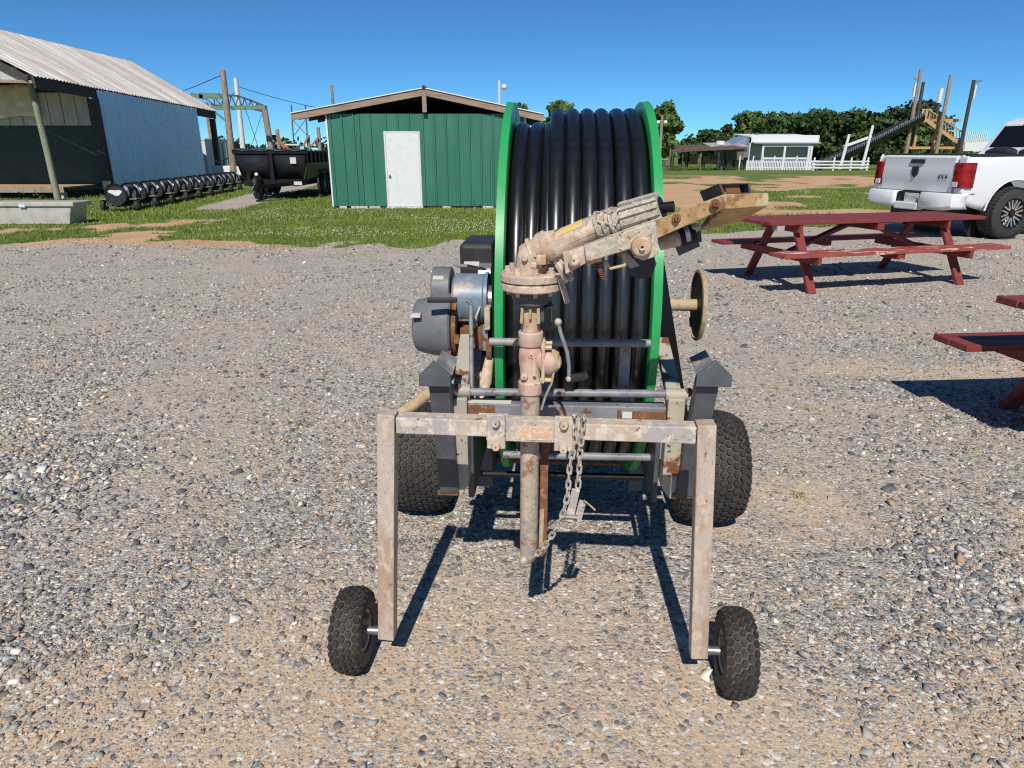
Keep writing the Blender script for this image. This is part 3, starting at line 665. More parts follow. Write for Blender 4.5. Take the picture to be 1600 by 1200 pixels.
# ------------------------------------------------------------------ black trailer
def trailer():
    s = empty('dump_trailer', (-7.7, 23, 0)); tag(s, 'black dump trailer with bulging front panels and white stickers by the green shed', 'trailer')
    xl, xr = -1.16, 1.12; D = 4.6
    def panel(x0, x1, flare, mt, nm):
        b = MB(); nu, nv = 12, 10; vs = []
        for j in range(nv + 1):
            v = j/nv; z = .62 + .78*v
            for i in range(nu + 1):
                u = i/nu; x = x0 + (x1 - x0)*u
                if flare < 0: x = x - (1-u)*.0 + (1 - v)**1.6*.14*(1-u)
                else: x = x - (1 - v)**1.6*.14*u
                bul = .10*math.sin(math.pi*u)*math.sin(math.pi*min(v*1.15, 1)) 
                vs.append((x, -bul - .10*v + .25*(1-v)**2, z))
        b.add(vs, [(j*(nu+1)+i, j*(nu+1)+i+1, (j+1)*(nu+1)+i+1, (j+1)*(nu+1)+i) for j in range(nv) for i in range(nu)])
        o = b.build(nm, mt, s, True); o.modifiers.new('thickness', 'SOLIDIFY').thickness = .01
    panel(xl, -.06, -1, M_tarp, 'front_panel'); panel(.06, xr, 1, M_tarp, 'front_panel')
    MB().box((-.06, -.15, .45), (.06, .2, 1.46)).build('centre_post', M_black, s, bevel=.01)
    MB().box((xl - .05, -.16, 1.40), (xr + .05, .0, 1.50)).build('top_rail', M_black, s, bevel=.01)
    b = MB(); nu = 30
    vs = [(xl - .04 + (xr - xl + .08)*i/nu, y, 1.515 + .035*math.sin(i*.9)*.5 + (.04 if y > 0 else 0)) for y in (-.18, .25) for i in range(nu+1)]
    b.add(vs, [(i, i+1, nu+2+i, nu+1+i) for i in range(nu)]); b.build('rolled_tarp', M_tarp, s, True).modifiers.new('thickness', 'SOLIDIFY').thickness = .03
    for x, sg in ((xr, 1), (xl, -1)):
        b = MB(); b.add([(x,0,1.45),(x,D,1.45),(x-sg*.02,D,1.05),(x-sg*.02,0,1.05),(x-sg*.15,D,.62),(x-sg*.15,0,.62)], [(0,1,2,3),(3,2,4,5)])
        b.build('side_panel', M_olive_refl if sg > 0 else M_tarp, s).modifiers.new('thickness', 'SOLIDIFY').thickness = .02
        for k in range(9): MB().box((x - .01, .25 + k*.5, 1.12), (x + sg*.045, .31 + k*.5, 1.44)).build('side_stake', M_black, s)
        MB().box((x - .03, 0, 1.44), (x + .05, D, 1.50)).build('top_rail', M_black, s)
    MB().box((xl + .3, D - .05, .62), (xr - .3, D, 1.45)).build('rear_gate', M_tarp, s)
    MB().box((xl + .28, .05, .58), (xr - .28, D, .62)).build('floor_pan', M_black, s)
    for x in (-.75, .7): MB().box((x - .06, -.1, .40), (x + .06, D, .57)).build('frame_rail', M_black, s)
    MB().box((-.95, -.12, .42), (.85, .02, .60)).build('front_frame', M_black, s)
    MB().bar((-.7, -.1, .48), (-.15, -1.35, .44), .09, .11).bar((.6, -.1, .48), (-.10, -1.35, .44), .09, .11).build('tongue', M_black, s)
    j = MB().tube([(-.13, -1.2, .05), (-.13, -1.2, .82)], .045, 10).build('jack', M_black, s, True)
    MB().box((-.21, -1.28, .0), (-.05, -1.12, .05)).build('jack_foot', M_black, j)
    MB().ball((-.13, -1.2, .80), .06).build('jack_cap', M_white, j, True)
    MB().tube([(-.20, -1.25, .5), (-.3, -1.3, .35), (-.34, -1.28, .25), (-.25, -1.22, .3)], .02, 6).build('safety_chain', M_steel, s, True)
    wheel_simple('spare_wheel', s, (-.42, -.35, .36), .36, .2)
    for y in (2.1, 2.95):
        for x in (-.98, 1.0): wheel_simple('wheel', s, (x, y, .38), .38, .24)
    for x in (-1.0, 1.0): MB().box((x - .14, 1.6, .80), (x + .14, 3.45, .83)).build('fender', M_black, s)
    MB().box((.62, -.165, 1.10), (.81, -.155, 1.29)).build('sticker', M_paper, s)
    MB().box((.66, -.128, .44), (.92, -.122, .55)).build('sticker', M_paper, s)
trailer()

# ------------------------------------------------------------------ poles, gantry and odds and ends beyond the barn
def pole(name, label, px0, py0, Y, r, mt, zb=None, px1=None, group=None, cat='pole', lean=0):
    t = at(px0, py0, Y); z0 = float(gz(0, Y)) - .1 if zb is None else zb
    o = MB().tube([(t.x + lean, Y, z0), (t.x + lean*.4, Y, z0 + (t.z - z0)*.6), (t.x, Y, t.z)], [r*1.15, r*1.02, r*.85], 10).build(name, mt, None, True)
    return tag(o, label, cat, group)
pole('utility_pole', 'weathered grey wooden pole standing just past the barn roof corner', 348, 110, 34, .14, M_wood, lean=-.1)
pole('utility_pole', 'thin pale utility pole behind the green steel gantry', 368, 122, 48, .16, M_whitew, lean=-.1)
pole('utility_pole', 'lone pole top poking above the left roof slope of the green shed', 518, 133, 60, .13, M_wood)
u = pole('utility_pole', 'distant light pole behind the right roof slope of the green shed', 780, 125, 60, .11, M_whitew); t_ = at(783, 136, 60)
MB().ball((t_.x + .25, 60, t_.z), .22).build('lamp', M_white, u)
def gantry():
    Y = 36; s = empty('steel_gantry', (0,0,0)); tag(s, 'green steel truss gantry spanning the gap behind the barn', 'gantry')
    p = lambda a, b, d=0: at(a, b, Y + d) + Vector((0, 0, 0))
    MB().bar(p(299,148), p(318,152), .16, .22).build('beam_end', M_greensteel, s)
    MB().bar(p(312,149), p(352,151), .16, .26).build('top_beam', M_greensteel, s)
    MB().bar(p(325,169), p(412,168), .12, .18, ext=.1).build('cross_beam', M_greensteel, s)
    top = [p(318,152,3), p(350,148,3), p(372,150,3), p(392,157,3), p(412,165,3)]; bot = [p(330,163,3), p(352,168,3), p(374,166,3), p(392,170,3), p(411,174,3)]
    for A_ in (top, bot):
        for a, b in zip(A_, A_[1:]): MB().bar(a, b, .09, .09, ext=.02).build('truss_chord', M_dkgray, s)
    for i in range(4):
        for k in range(2):
            a0 = top[i].lerp(top[i+1], k*.5); b0 = bot[i].lerp(bot[i+1], k*.5 + .25); c0 = top[i].lerp(top[i+1], k*.5 + .5)
            MB().bar(a0, b0, .045, .045).bar(b0, c0, .045, .045).build('truss_web', M_dkgray, s)
    e = p(412,165,1.5)
    MB().tube([(e.x + .28, Y + 1.5, -.3), (e.x, Y + 1.5, e.z)], .15, 10).build('post', M_wood, s, True)
    MB().bar(p(334,174), p(358,193), .07, .09).build('knee_brace', M_greensteel, s)
    l = p(322,160,3); MB().tube([(l.x, Y+3, -.3), (l.x, Y+3, l.z)], .12, 8).build('post', M_wood, s, True)
gantry()
def wire(a, b, sag, r=.012, label='', name='power_line'):
    pts = [a.lerp(b, i/14) + Vector((0, 0, -sag*4*(i/14)*(1 - i/14))) for i in range(15)]
    tag(MB().tube(pts, r, 5).build(name, M_blackm), label, 'cable')
wire(at(347,117,34), at(150,178,60), .3, .018, 'dark cable running from the grey wooden pole over the barn roof')
wire(at(372,140,48), at(300,172,90), .5, .02, 'upper thin wire sloping left off the pale utility pole')
wire(at(371,135,48), at(620,178,75), .6, .02, 'thin wire running right off the pale utility pole towards the shed roof')
wire(at(382,165,36), at(404,232,34), 0, .014, 'guy wire slanting down right from the gantry truss')
wire(at(411,172,37.5), at(392,230,37.5), 0, .012, 'guy wire slanting down left from the gantry post')
def container():
    s = empty('storage_container', (0,0,0)); tag(s, 'white storage container showing past the end of the blue barn wall', 'container')
    a = at(309,218,38); b_ = at(330,285,38)
    MB().box((a.x - 1.4, 38, -.4), (b_.x - .05, 42, a.z)).build('body', M_whitew, s, bevel=.03)
    for k in range(3): MB().box((b_.x - .5 - k*.5, 37.96, -.2), (b_.x - .46 - k*.5, 37.995, a.z - .1)).build('door_bar', M_steel, s)
    MB().box((a.x - 1.43, 37.97, a.z - .02), (b_.x - .02, 42, a.z + .05)).build('roof', M_white, s)
    s = empty('dark_container', (0,0,0)); tag(s, 'dark green box container behind the far barn posts', 'container')
    a = at(329,220,40); c = at(347,265,40)
    MB().box((a.x + .1, 40, -.45), (c.x, 43, a.z)).build('body', M_darkgreen, s, bevel=.03)
    for k in range(4): MB().box((a.x + .25 + k*.18, 39.95, -.3), (a.x + .3 + k*.18, 39.995, a.z - .1)).build('rib', M_greensteel, s)
    s = empty('utility_cart', (0,0,0)); tag(s, 'low white utility cart parked behind the last barrel car', 'cart')
    a = at(330,258,34); b_ = at(381,288,34); Mx = T(0,0,0)
    MB().prism([(a.x, .35), (b_.x - .1, .35), (b_.x, .55), (b_.x - .05, .72), (b_.x - .35, .83), (a.x + .5, .80), (a.x, .84)], 34, 35.2).build('body', M_white, s, bevel=.05, seg=3)
    for x in (a.x + .4, b_.x - .35):
        for y in (33.98, 35.2): MB().lathe([(-.1,.02),(-.1,.2),(-.06,.24),(.06,.24),(.1,.2),(.1,.02)], 16, T(x, y, .24) @ RZ(math.pi/2)).build('wheel', M_rubber, s, True)
    x = a.x + .55
    MB().tube([(x, 34.1, .8), (x, 34.1, 1.05), (x + .25, 34.1, 1.15), (x + .6, 34.1, .95), (x + .62, 34.1, .8)], .03, 8).build('roll_bar', M_black, s, True)
container()
def swing_posts():
    Y = 40; s = empty('post_frame', (0,0,0)); tag(s, 'wooden posts with orange steel arms rising behind the black trailer', 'post frame')
    for px, py in ((433,202),(481,211),(497,199)):
        t = at(px, py, Y); MB().tube([(t.x, Y, -.5), (t.x, Y, t.z)], .10, 8).build('post', M_wood, s, True)
    for a, b in (((434,213),(445,232)),((474,228),(482,212)),((486,228),(497,215)),((443,226),(452,233))): MB().bar(at(*a, Y - .2), at(*b, Y - .2), .09, .09).build('orange_arm', M_orange, s)
    MB().bar(at(437,226,Y+.3), at(468,226,Y+.3), .08, .08).build('rail', M_whitew, s)
    MB().bar(at(484,229,Y+.3), at(505,230,Y+.3), .08, .10).build('rail', M_dkwood, s)
    Y = 70; s = empty('lattice_mast', (0,0,0)); tag(s, 'thin steel lattice mast at the left eave of the green shed', 'mast')
    for px in (455, 477):
        t = at(px, 164, Y); b = at(px + 4, 240, Y); MB().bar((b.x, Y, -.8), t, .10, .10).build('leg', M_dkgray, s)
    MB().bar(at(456,186,Y), at(480,212,Y), .05, .05).bar(at(478,186,Y), at(458,214,Y), .05, .05).build('cross_brace', M_dkgray, s)
swing_posts()

# ------------------------------------------------------------------ buildings and play structures far right
YF = 88.; ZF = -.78
def far(px, py, d=0): return at(px, py or 245, YF + d)
def farside():
    # white house
    s = empty('white_house', (0,0,0)); tag(s, 'small white house with open porch and grey roof behind the picket fence', 'house')
    a, b = far(1174, 211), far(1281, 222); c = far(1190, 225); e = far(1264, 228)
    xl, xr = a.x, b.x
    MB().box((xl, YF + .3, b.z - .1), (xr, YF + .5, a.z)).build('parapet', M_white, s)
    MB().add([(xl+.2,YF+.5,a.z-.2),(xr,YF+.5,a.z-.2),(xr+2.6,YF+6,ZF+2.6),(xl+.2,YF+8,a.z+.3),(xr,YF+8,a.z+.3)],[(0,1,4,3),(1,2,4)]).build('roof', M_roofwhite, s).modifiers.new('th','SOLIDIFY').thickness = .08
    MB().add([(xl+.3,YF-.5,b.z-.1),(xr,YF-.5,b.z-.1),(far(1302,232).x,YF+1.5,far(1302,232).z),(xr,YF+1.5,b.z+.25),(xl+.3,YF+1.5,b.z+.25)],[(0,1,3,4),(1,2,3)]).build('porch_roof', mat('grey_shingle',(.40,.42,.44),.8), s).modifiers.new('th','SOLIDIFY').thickness = .06
    MB().box((xl, YF+3, ZF), (xr, YF+3.2, a.z - .3)).build('back_wall', M_whitew, s)
    MB().box((xl, YF+.3, ZF), (xl+.15, YF+6, a.z-.25)).build('side_wall', M_whitew, s)
    MB().prism([(xl-2.3, ZF+2.6), (xl, ZF+2.6), (xl, a.z-.1)], YF+1.5, YF+7).build('gable_roof', M_greyblue, s)
    MB().box((xl-2.2, YF+2, ZF), (xl-.05, YF+6, ZF+2.6)).build('lean_to', M_inside, s)
    for px in (1192, 1226, 1264, 1268): 
        x = far(px, 230).x; MB().box((x-.12, YF-.2, ZF), (x+.12, YF+.04, b.z-.1)).build('porch_post', M_white, s)
    MB().box((far(1190,0).x, YF-.18, far(0,229).z), (far(1266,0).x, YF+.02, far(0,225).z)).build('porch_beam', M_white, s)
    MB().box((far(1190,0).x, YF-.15, far(0,249).z), (far(1266,0).x, YF-.02, far(0,246).z)).build('porch_rail', M_white, s)
    MB().tube([(xl+2,YF+4,a.z-.2),(xl+2,YF+4,a.z+.3)],.25,8).build('vent', M_steel, s)
    # picket fence
    s = empty('picket_fence', (0,0,0)); tag(s, 'white picket fence along the front of the white house', 'fence')
    x0, x1 = far(1155,0).x, far(1266,0).x; zt = far(0,250.5).z; Y = YF - 3
    b = MB(); x = x0
    while x < x1: b.box((x, Y, ZF+.05), (x+.11, Y+.03, zt + .03)); x += .19
    tag(b.build('pickets', M_white, s), kind='stuff')
    for z in (ZF+.3, zt-.2): MB().box((x0, Y+.035, z), (x1, Y+.08, z+.1)).build('rail', M_white, s)
    for px in (1157, 1178, 1193, 1211, 1246): x = far(px,0,-3).x; MB().box((x-.07, Y+.09, ZF), (x+.07, Y+.2, zt+.55)).build('fence_post', M_white, s)
    # rail fence
    s = empty('rail_fence', (0,0,0)); tag(s, 'white three-rail fence beside the white slide posts', 'fence')
    x0, x1 = far(1272,0,-3.2).x, far(1360,0,-3.2).x; Y = YF - 3.2
    for z in (.25, .6, .95): MB().box((x0, Y, ZF+z), (x1, Y+.05, ZF+z+.17)).build('rail', M_white, s)
    for px in (1274, 1305, 1332, 1358): x = far(px,0,-3.2).x; MB().box((x-.09, Y+.06, ZF), (x+.09, Y+.2, ZF+1.5)).build('fence_post', M_white, s)
    # slide
    s = empty('tube_slide', (0,0,0)); tag(s, 'long black slide descending from the wooden tower on white posts', 'slide')
    p0, p1 = far(1267,257,-1), far(1437,177,-1); d = (p1 - p0).normalized(); n = d.cross(Vector((0,1,0))).normalized(); n = n if n.z > 0 else -n
    b = MB(); K = 10; ns = 60; vs = []
    for i in range(ns + 1):
        c = p0.lerp(p1, i/ns) + Vector((0,0,-.25*math.sin(math.pi*i/ns)))
        for k in range(K + 1):
            a = math.pi*k/K; rr = 1.05 + (.05 if i % 3 == 0 else 0); vs.append(c + Vector((0,-1,0))*rr*math.cos(a) - n*rr*math.sin(a))
    b.add(vs, [(i*(K+1)+k, i*(K+1)+k+1, (i+1)*(K+1)+k+1, (i+1)*(K+1)+k) for i in range(ns) for k in range(K)])
    b.build('trough', M_blackt, s).modifiers.new('th','SOLIDIFY').thickness = .05
    b = MB()
    for i in range(ns): c = p0.lerp(p1, (i+.5)/ns) + Vector((0,-.95,-.25*math.sin(math.pi*i/ns))); b.box(tuple(c + Vector((-.04,-.23,-.25))), tuple(c + Vector((.04,-.17,.15))))
    tag(b.build('edge_ribs', M_steel, s), kind='stuff')
    MB().bar(far(1318,229,-2.2), far(1362,213,-2.2), .12, .3).build('support_beam', M_white, s)
    for px, py in ((1327,210),(1364,196)): t = far(px,py,-2.4); MB().tube([(t.x-.55,YF-2.4,ZF-.1),(t.x,YF-2.4,t.z)],[.2,.16],10).build('support_post', M_white, s, True)
    # wooden stair tower with tall poles
    s = empty('stair_tower', (0,0,0)); tag(s, 'wooden stair tower with railings and landing at the top of the slide', 'tower')
    Y = YF
    def bx(p, q, dy0, dy1, nm, m=M_lumber): a = far(*p); b_ = far(*q); MB().box((a.x, Y+dy0, b_.z), (b_.x, Y+dy1, a.z)).build(nm, m, s)
    bx((1434,186),(1473,191), -.5, 1.5, 'platform'); bx((1476,185),(1512,190), 1.4, 1.6, 'beam'); bx((1419,229),(1505,233), -.3, 1.4, 'landing')
    for px in (1438, 1444, 1450): bx((px-.6,172),(px+.6,186), -.5, -.4, 'baluster')
    bx((1437,170.5),(1452,172), -.5, -.4, 'top_rail')
    for off, nm, h in ((-.6,'stringer',.4),(1.2,'stringer',.4)): MB().bar(far(1450,190,off), far(1506,229,off), .12, h).build(nm, M_lumber, s)
    for off in (-.6, 1.2):
        MB().bar(far(1452,172,off), far(1506,208,off), .1, .12).build('handrail', M_lumber, s)
        for k in range(12):
            f = (k+.5)/12; a = far(1452,172,off).lerp(far(1506,208,off), f); b_ = far(1452,190,off).lerp(far(1506,228,off), f); MB().bar(b_, a, .06, .06).build('baluster', M_lumber, s)
    for k in range(14):
        f = k/14; a = far(1450,188,0).lerp(far(1506,228,0), f); MB().box((a.x, Y-.5, a.z), (a.x+.35, Y+1.15, a.z+.06)).build('stair_tread', M_lumber, s)
    for px, top in ((1432,190),(1462,190),(1485,215),(1502,230)): x = far(px,0).x; MB().box((x-.12, Y+.9, ZF), (x+.12, Y+1.15, far(0,top).z)).build('leg', M_lumber, s)
    a = far(1508,222,6); b_ = far(1546,236,6); MB().box((a.x, Y+6, b_.z), (b_.x, Y+6.2, a.z)).build('white_panel', M_white, s)
    for k in range(12): q = far(1510 + k*3, 206, 6); MB().box((q.x, Y+6.02, far(1510 + k*3, 221.8, 6).z), (q.x+.12, Y+6.1, q.z)).build('white_picket', M_white, s)
    for nm, lab, px, py, Yp, m in (('tower_pole','tall dark pole with a short side arm at the slide top',1439,108,YF-.6,M_wood),('tower_pole','shorter dark pole just behind the slide-top pole',1443,128,YF+2,M_dkwood),('tower_pole','white-topped pole behind the wooden stairs',1471,139,YF+3,M_dkwood),('tower_pole','bare grey pole standing in front of the wooden stairs',1486,117,YF-1.5,M_wood),('tower_pole','dark pole with a floodlight at the right end of the stairs',1522,125,YF-1.2,M_dkwood)):
        t = at(px, py, Yp); lean = -(px - 800)/FPX*0
        o = MB().tube([(t.x, Yp, ZF-.2), (t.x, Yp, t.z)], [.24,.19], 8).build(nm, m, None, True); tag(o, lab, 'pole', 'poles around the stair tower')
        if px == 1439: MB().bar((t.x-.1,Yp,t.z-1.2),(t.x-.7,Yp,t.z-.9),.12,.12).build('side_arm', M_wood, o); MB().box((t.x-.45,Yp-.1,t.z-3),(t.x-.25,Yp+.1,t.z-1.5)).build('conduit', M_white, o)
        if px == 1471: MB().tube([(t.x,Yp,t.z-1.6),(t.x,Yp,t.z+.05)],.27,8).build('white_cap', M_white, o)
        if px == 1522: MB().bar((t.x,Yp,t.z-.3),(t.x+.9,Yp,t.z-.05),.2,.25).build('floodlight', M_steel, o); MB().box((t.x+.25,Yp-.1,t.z-2),(t.x+.42,Yp+.1,t.z-.6)).build('conduit', M_white, o)
    # open shelter and brown shed
    s = empty('pole_shelter', (0,0,0)); tag(s, 'open-sided pole shelter with a dark rusted roof', 'shelter')
    a, b_ = far(1047,236.5,-3), far(1150,226.5,-3)
    b = MB(); b.add([(a.x,YF-3.5,a.z),(far(1150,0).x,YF-3.5,far(0,231,-3).z),(far(1150,0).x,YF+3,far(0,225).z),(far(1070,0).x,YF+3,far(0,227).z)],[(0,1,2,3)])
    b.build('roof', M_rustroof, s).modifiers.new('th','SOLIDIFY').thickness = .12
    for k, px in enumerate((1046,1053,1061,1066,1077,1085,1094,1103,1112,1122,1134)):
        x = far(px,0,-3).x; yy = YF - 3.3 + (k % 3)*1.6; MB().box((x-.07, yy, ZF), (x+.07, yy+.14, far(0,233,-3).z)).build('post', M_dkwood if k % 2 else M_brown, s)
    for k, (p0, p1) in enumerate((((1079,242),(1090,256)),((1096,244),(1121,256)))):
        a = far(*p0,-1); c = far(*p1,-1); MB().box((a.x, YF-1, c.z), (c.x, YF-.9, a.z)).build('wood_panel', mat('stall_boards',(.34,.19,.10),.8), s)
    b = MB()
    for k in range(9): x = far(1109 + k*1.4,0,-1).x; b.box((x,YF-1.1,far(0,249,-1).z),(x+.08,YF-1.02,far(0,243,-1).z))
    tag(b.build('railing', M_brown, s), kind='stuff')
    s = empty('brown_shed', (0,0,0)); tag(s, 'brown weathered board shed on stilts between the shelter and white house', 'shed')
    a, c = far(1136,230), far(1162,250)
    for k in range(9): x = a.x + (c.x-a.x)*k/9; MB().box((x,YF,c.z),(x+(c.x-a.x)/9-.02,YF+.06+.015*(k%2),a.z)).build('wall_board', M_brown, s)
    MB().box((a.x-.05,YF+.1,c.z),(c.x,YF+4,a.z)).build('body', M_brown, s)
    x = far(1126,0).x; MB().box((x,YF+.5,c.z),(a.x-.06,YF+3,a.z-.1)).build('entry', mat('teal_door',(.12,.25,.28),.6), s)
    MB().add([(x-1.2,YF-.5,a.z-.15),(c.x+.3,YF-.5,a.z+.05),(c.x+.2,YF+4.5,a.z+.5),(x-1.2,YF+4.5,a.z+.45)],[(0,1,2,3)]).build('roof', mat('shed_tin',(.38,.34,.30),.6), s).modifiers.new('th','SOLIDIFY').thickness = .1
    for xx in (a.x+.1, (a.x+c.x)/2, c.x-.1): MB().box((xx-.1,YF+.2,ZF),(xx+.1,YF+.5,c.z)).build('stilt', M_dkwood, s)
    MB().tube([(far(1131,0).x,YF+2,a.z+.3),(far(1131,0).x,YF+2,a.z+.75)],.55,14).build('white_vent', M_white, s, True)
    MB().box((far(1162,0).x+.05,YF+.1,far(0,246).z),(far(1170,0).x,YF+.8,far(0,229).z)).build('electrical_box', M_steel, s)
    # light pole, wire gate
    o = pole('light_pole', 'grey pole with twin lamps beside the right green reel flange', 1035, 180, YF-6, .17, M_wood); t = at(1035,180,YF-6)
    for sg in (-1, 1): MB().ball((t.x + sg*.42, YF-6, t.z - .75), .22, 8, 6).bar((t.x,YF-6,t.z-.6),(t.x+sg*.4,YF-6,t.z-.6),.06,.06).build('lamp', M_white, o)
    s = empty('wire_gate', (0,0,0)); tag(s, 'low galvanised wire gate at the foot of the light pole', 'gate')
    a, c = at(1030,249,YF-8), at(1042,262,YF-8)
    MB().tube([(a.x-2,YF-8,ZF+.1),(a.x-2,YF-8,a.z),(c.x,YF-8,a.z),(c.x,YF-8,ZF+.05)], .05, 6).build('frame', M_steel, s)
    b = MB()
    for k in range(16): x = a.x - 2 + (c.x-a.x+2)*k/16; b.bar((x,YF-8,ZF+.1),(x,YF-8,a.z),.015,.015)
    tag(b.build('mesh', M_steel, s), kind='stuff')
    for k, (px, py) in enumerate(((1066,262),(1095,263),(1143,262))):
        pass
farside()

# ------------------------------------------------------------------ trees
def leaf_cloud(n, blobs, size, seed):
    g = np.random.default_rng(seed); B = np.array(blobs); vol = (B[:,3]*B[:,4]*B[:,5]); k = g.choice(len(B), n, p=vol/vol.sum())
    d = g.normal(size=(n,3)); d /= np.linalg.norm(d, axis=1)[:,None]; rr = g.random(n)**.45
    c = B[k,:3] + d*rr[:,None]*B[k,3:6]*(1 + .14*np.sin(7*d[:,:1] + 5*d[:,2:3]))
    nrm = d + g.normal(0,.7,(n,3)); nrm /= np.linalg.norm(nrm,axis=1)[:,None]
    u = np.cross(nrm, g.normal(size=(n,3))); u /= np.linalg.norm(u,axis=1)[:,None]; v = np.cross(nrm,u)
    s = size*g.uniform(.5,1.35,n)[:,None]
    V = np.stack([c-u*s-v*s*.5, c+u*s*.9-v*s*.6, c+u*s+v*s*.55, c-u*s*.8+v*s*.6],1).reshape(-1,3)
    clump = g.random(len(B))[k]
    t = np.clip(.15 + .55*clump + g.normal(0,.18,n), 0, 1)
    return V, np.arange(4*n).reshape(n,4), np.repeat(t,4)
def tree(label, x, y, h, w, n, size, seed, m=M_leaf, zb=None, group='trees along the far field', base=.25):
    g = np.random.default_rng(seed); z0 = float(gz(x,y)) if zb is None else zb
    s = empty('tree', (0,0,0)); tag(s, label, 'tree', group)
    blobs = []; nb = 14
    for i in range(nb):
        f = g.random(); zz = z0 + h*(base + (1-base)*(.12 + .78*f)); rad = w*.5*math.sin(math.pi*min(.98,.18+.74*f))**.7
        a = g.uniform(0,6.28); q = rad*math.sqrt(g.random())*.8; br = w*g.uniform(.14,.25)
        blobs.append((x+q*math.cos(a), y+q*math.sin(a), min(zz, z0+h-br*.8), br, br, br*.8))
    blobs.append((x, y, z0+h*(base+(1-base)*.5), w*.3, w*.3, h*(1-base)*.38))
    V,F,t = leaf_cloud(n, blobs, size, seed+1); mesh_np('crown', V, F, m, t, parent=s)
    b = MB().tube([(x,y,z0-.3),(x+.1,y,z0+h*.3),(x,y,z0+h*.7)],[w*.045,w*.035,w*.015],8)
    for i in range(5): q = blobs[i]; b.tube([(x,y,z0+h*.3),(q[0],q[1],q[2])],[w*.02,w*.008],6)
    b.build('trunk', M_trunk, s, True)
def trees():
    def T_(label, px, pytop, Y, wpx, n, size, seed, m=M_leaf, **k):
        t = at(px, pytop, Y); z0 = float(gz(0,Y)); dz = Y*cT - (t.z-CAM_H)*sT
        tree(label, t.x, Y, t.z - z0, wpx/FPX*dz, n, size, seed, m, z0, **k)
    T_('full leafy tree standing beside the light pole right of the reel', 1044, 154, 105, 54, 4200, .30, 1, M_leafl, base=.10)
    T_('tree top showing over the right roof slope of the green shed', 876, 156, 110, 62, 2400, .34, 2, M_leafl)
    T_('small tree top just left of the reel above the shed roof', 815, 152, 110, 34, 1500, .3, 3, M_leafl)
    T_('low round tree behind the rusted pole shelter', 1112, 203, 125, 58, 2600, .36, 4, M_leaf, base=.05)
    T_('tall pale green tree at the left end of the wood', 1172, 163, 135, 62, 4200, .36, 5, M_leafl, base=.05)
    T_('dark tree between the shelter and the tall pale tree', 1140, 196, 140, 44, 2200, .4, 6, M_leaf, base=.05)
    T_('big round tree behind the wooden stair tower', 1425, 158, 120, 130, 7500, .36, 7, M_leaf, base=.03)
    T_('bright green bush under the wooden stairs', 1452, 196, 112, 62, 2600, .3, 8, M_leafl, base=.02)
    T_('small bush at the foot of the light pole tree', 1075, 216, 125, 40, 1600, .36, 9, M_leaf, base=.02)
    # the wood behind the white house reads as one mass
    g = np.random.default_rng(5); blobs = []
    for px in np.arange(1195, 1400, 5.0):
        top = np.interp(px, [1195,1220,1245,1270,1300,1330,1345,1365,1385,1400], [190,178,182,174,178,184,176,178,182,186]) + g.uniform(-5,4)
        Y = 140 + g.uniform(-8,14); t = at(px, top, Y); z0 = -.8; r_ = g.uniform(2.0,3.4)
        z = t.z - r_*.7
        while z > z0: blobs.append((t.x + g.uniform(-1,1), Y + g.uniform(-4,4), z, r_, r_, r_*.8)); z -= r_*1.2; r_ *= 1.03
    V,F,t = leaf_cloud(26000, blobs, .42, 77); o = mesh_np('woodland', V, F, M_leaf, t); tag(o, 'dense dark green wood behind the white house', 'trees', kind='stuff')
    # low far hedge along the horizon
    blobs = []
    for x in np.arange(-260, 330, 5.): Y = 250 + g.uniform(-20,20); blobs.append((x, Y, -.5, 6, 4, g.uniform(3.5,7.0)))
    V,F,t = leaf_cloud(24000, blobs, .9, 78); o = mesh_np('far_hedge', V, F, M_leaf, t); tag(o, 'low line of far trees on the horizon', 'trees', kind='stuff')
    blobs = []
    for k in range(26):                                         # weeds along the shelter and the shed foot
        px = g.uniform(1040,1150); p = at(px, 258, YF-2); blobs.append((p.x, YF-4+g.uniform(-1,3), ZF+.25, g.uniform(.3,.8), .5, g.uniform(.25,.7)))
    for k in range(9): blobs.append((g.uniform(-1.1,.25), 19.02, .12, .14, .08, g.uniform(.1,.26)))
    for k in range(9): blobs.append((g.uniform(-2.6,-.9), 19.02, .06, .12, .07, g.uniform(.06,.12)))
    for k in range(8): blobs.append((g.uniform(-18.5,-15), 22.7, .1, .25, .2, g.uniform(.12,.3)))
    V,F,t = leaf_cloud(5200, blobs, .035, 79); o = mesh_np('weeds', V, F, M_leafl, t); tag(o, 'weeds growing along the foot of the sheds', 'weeds', kind='stuff')
trees()
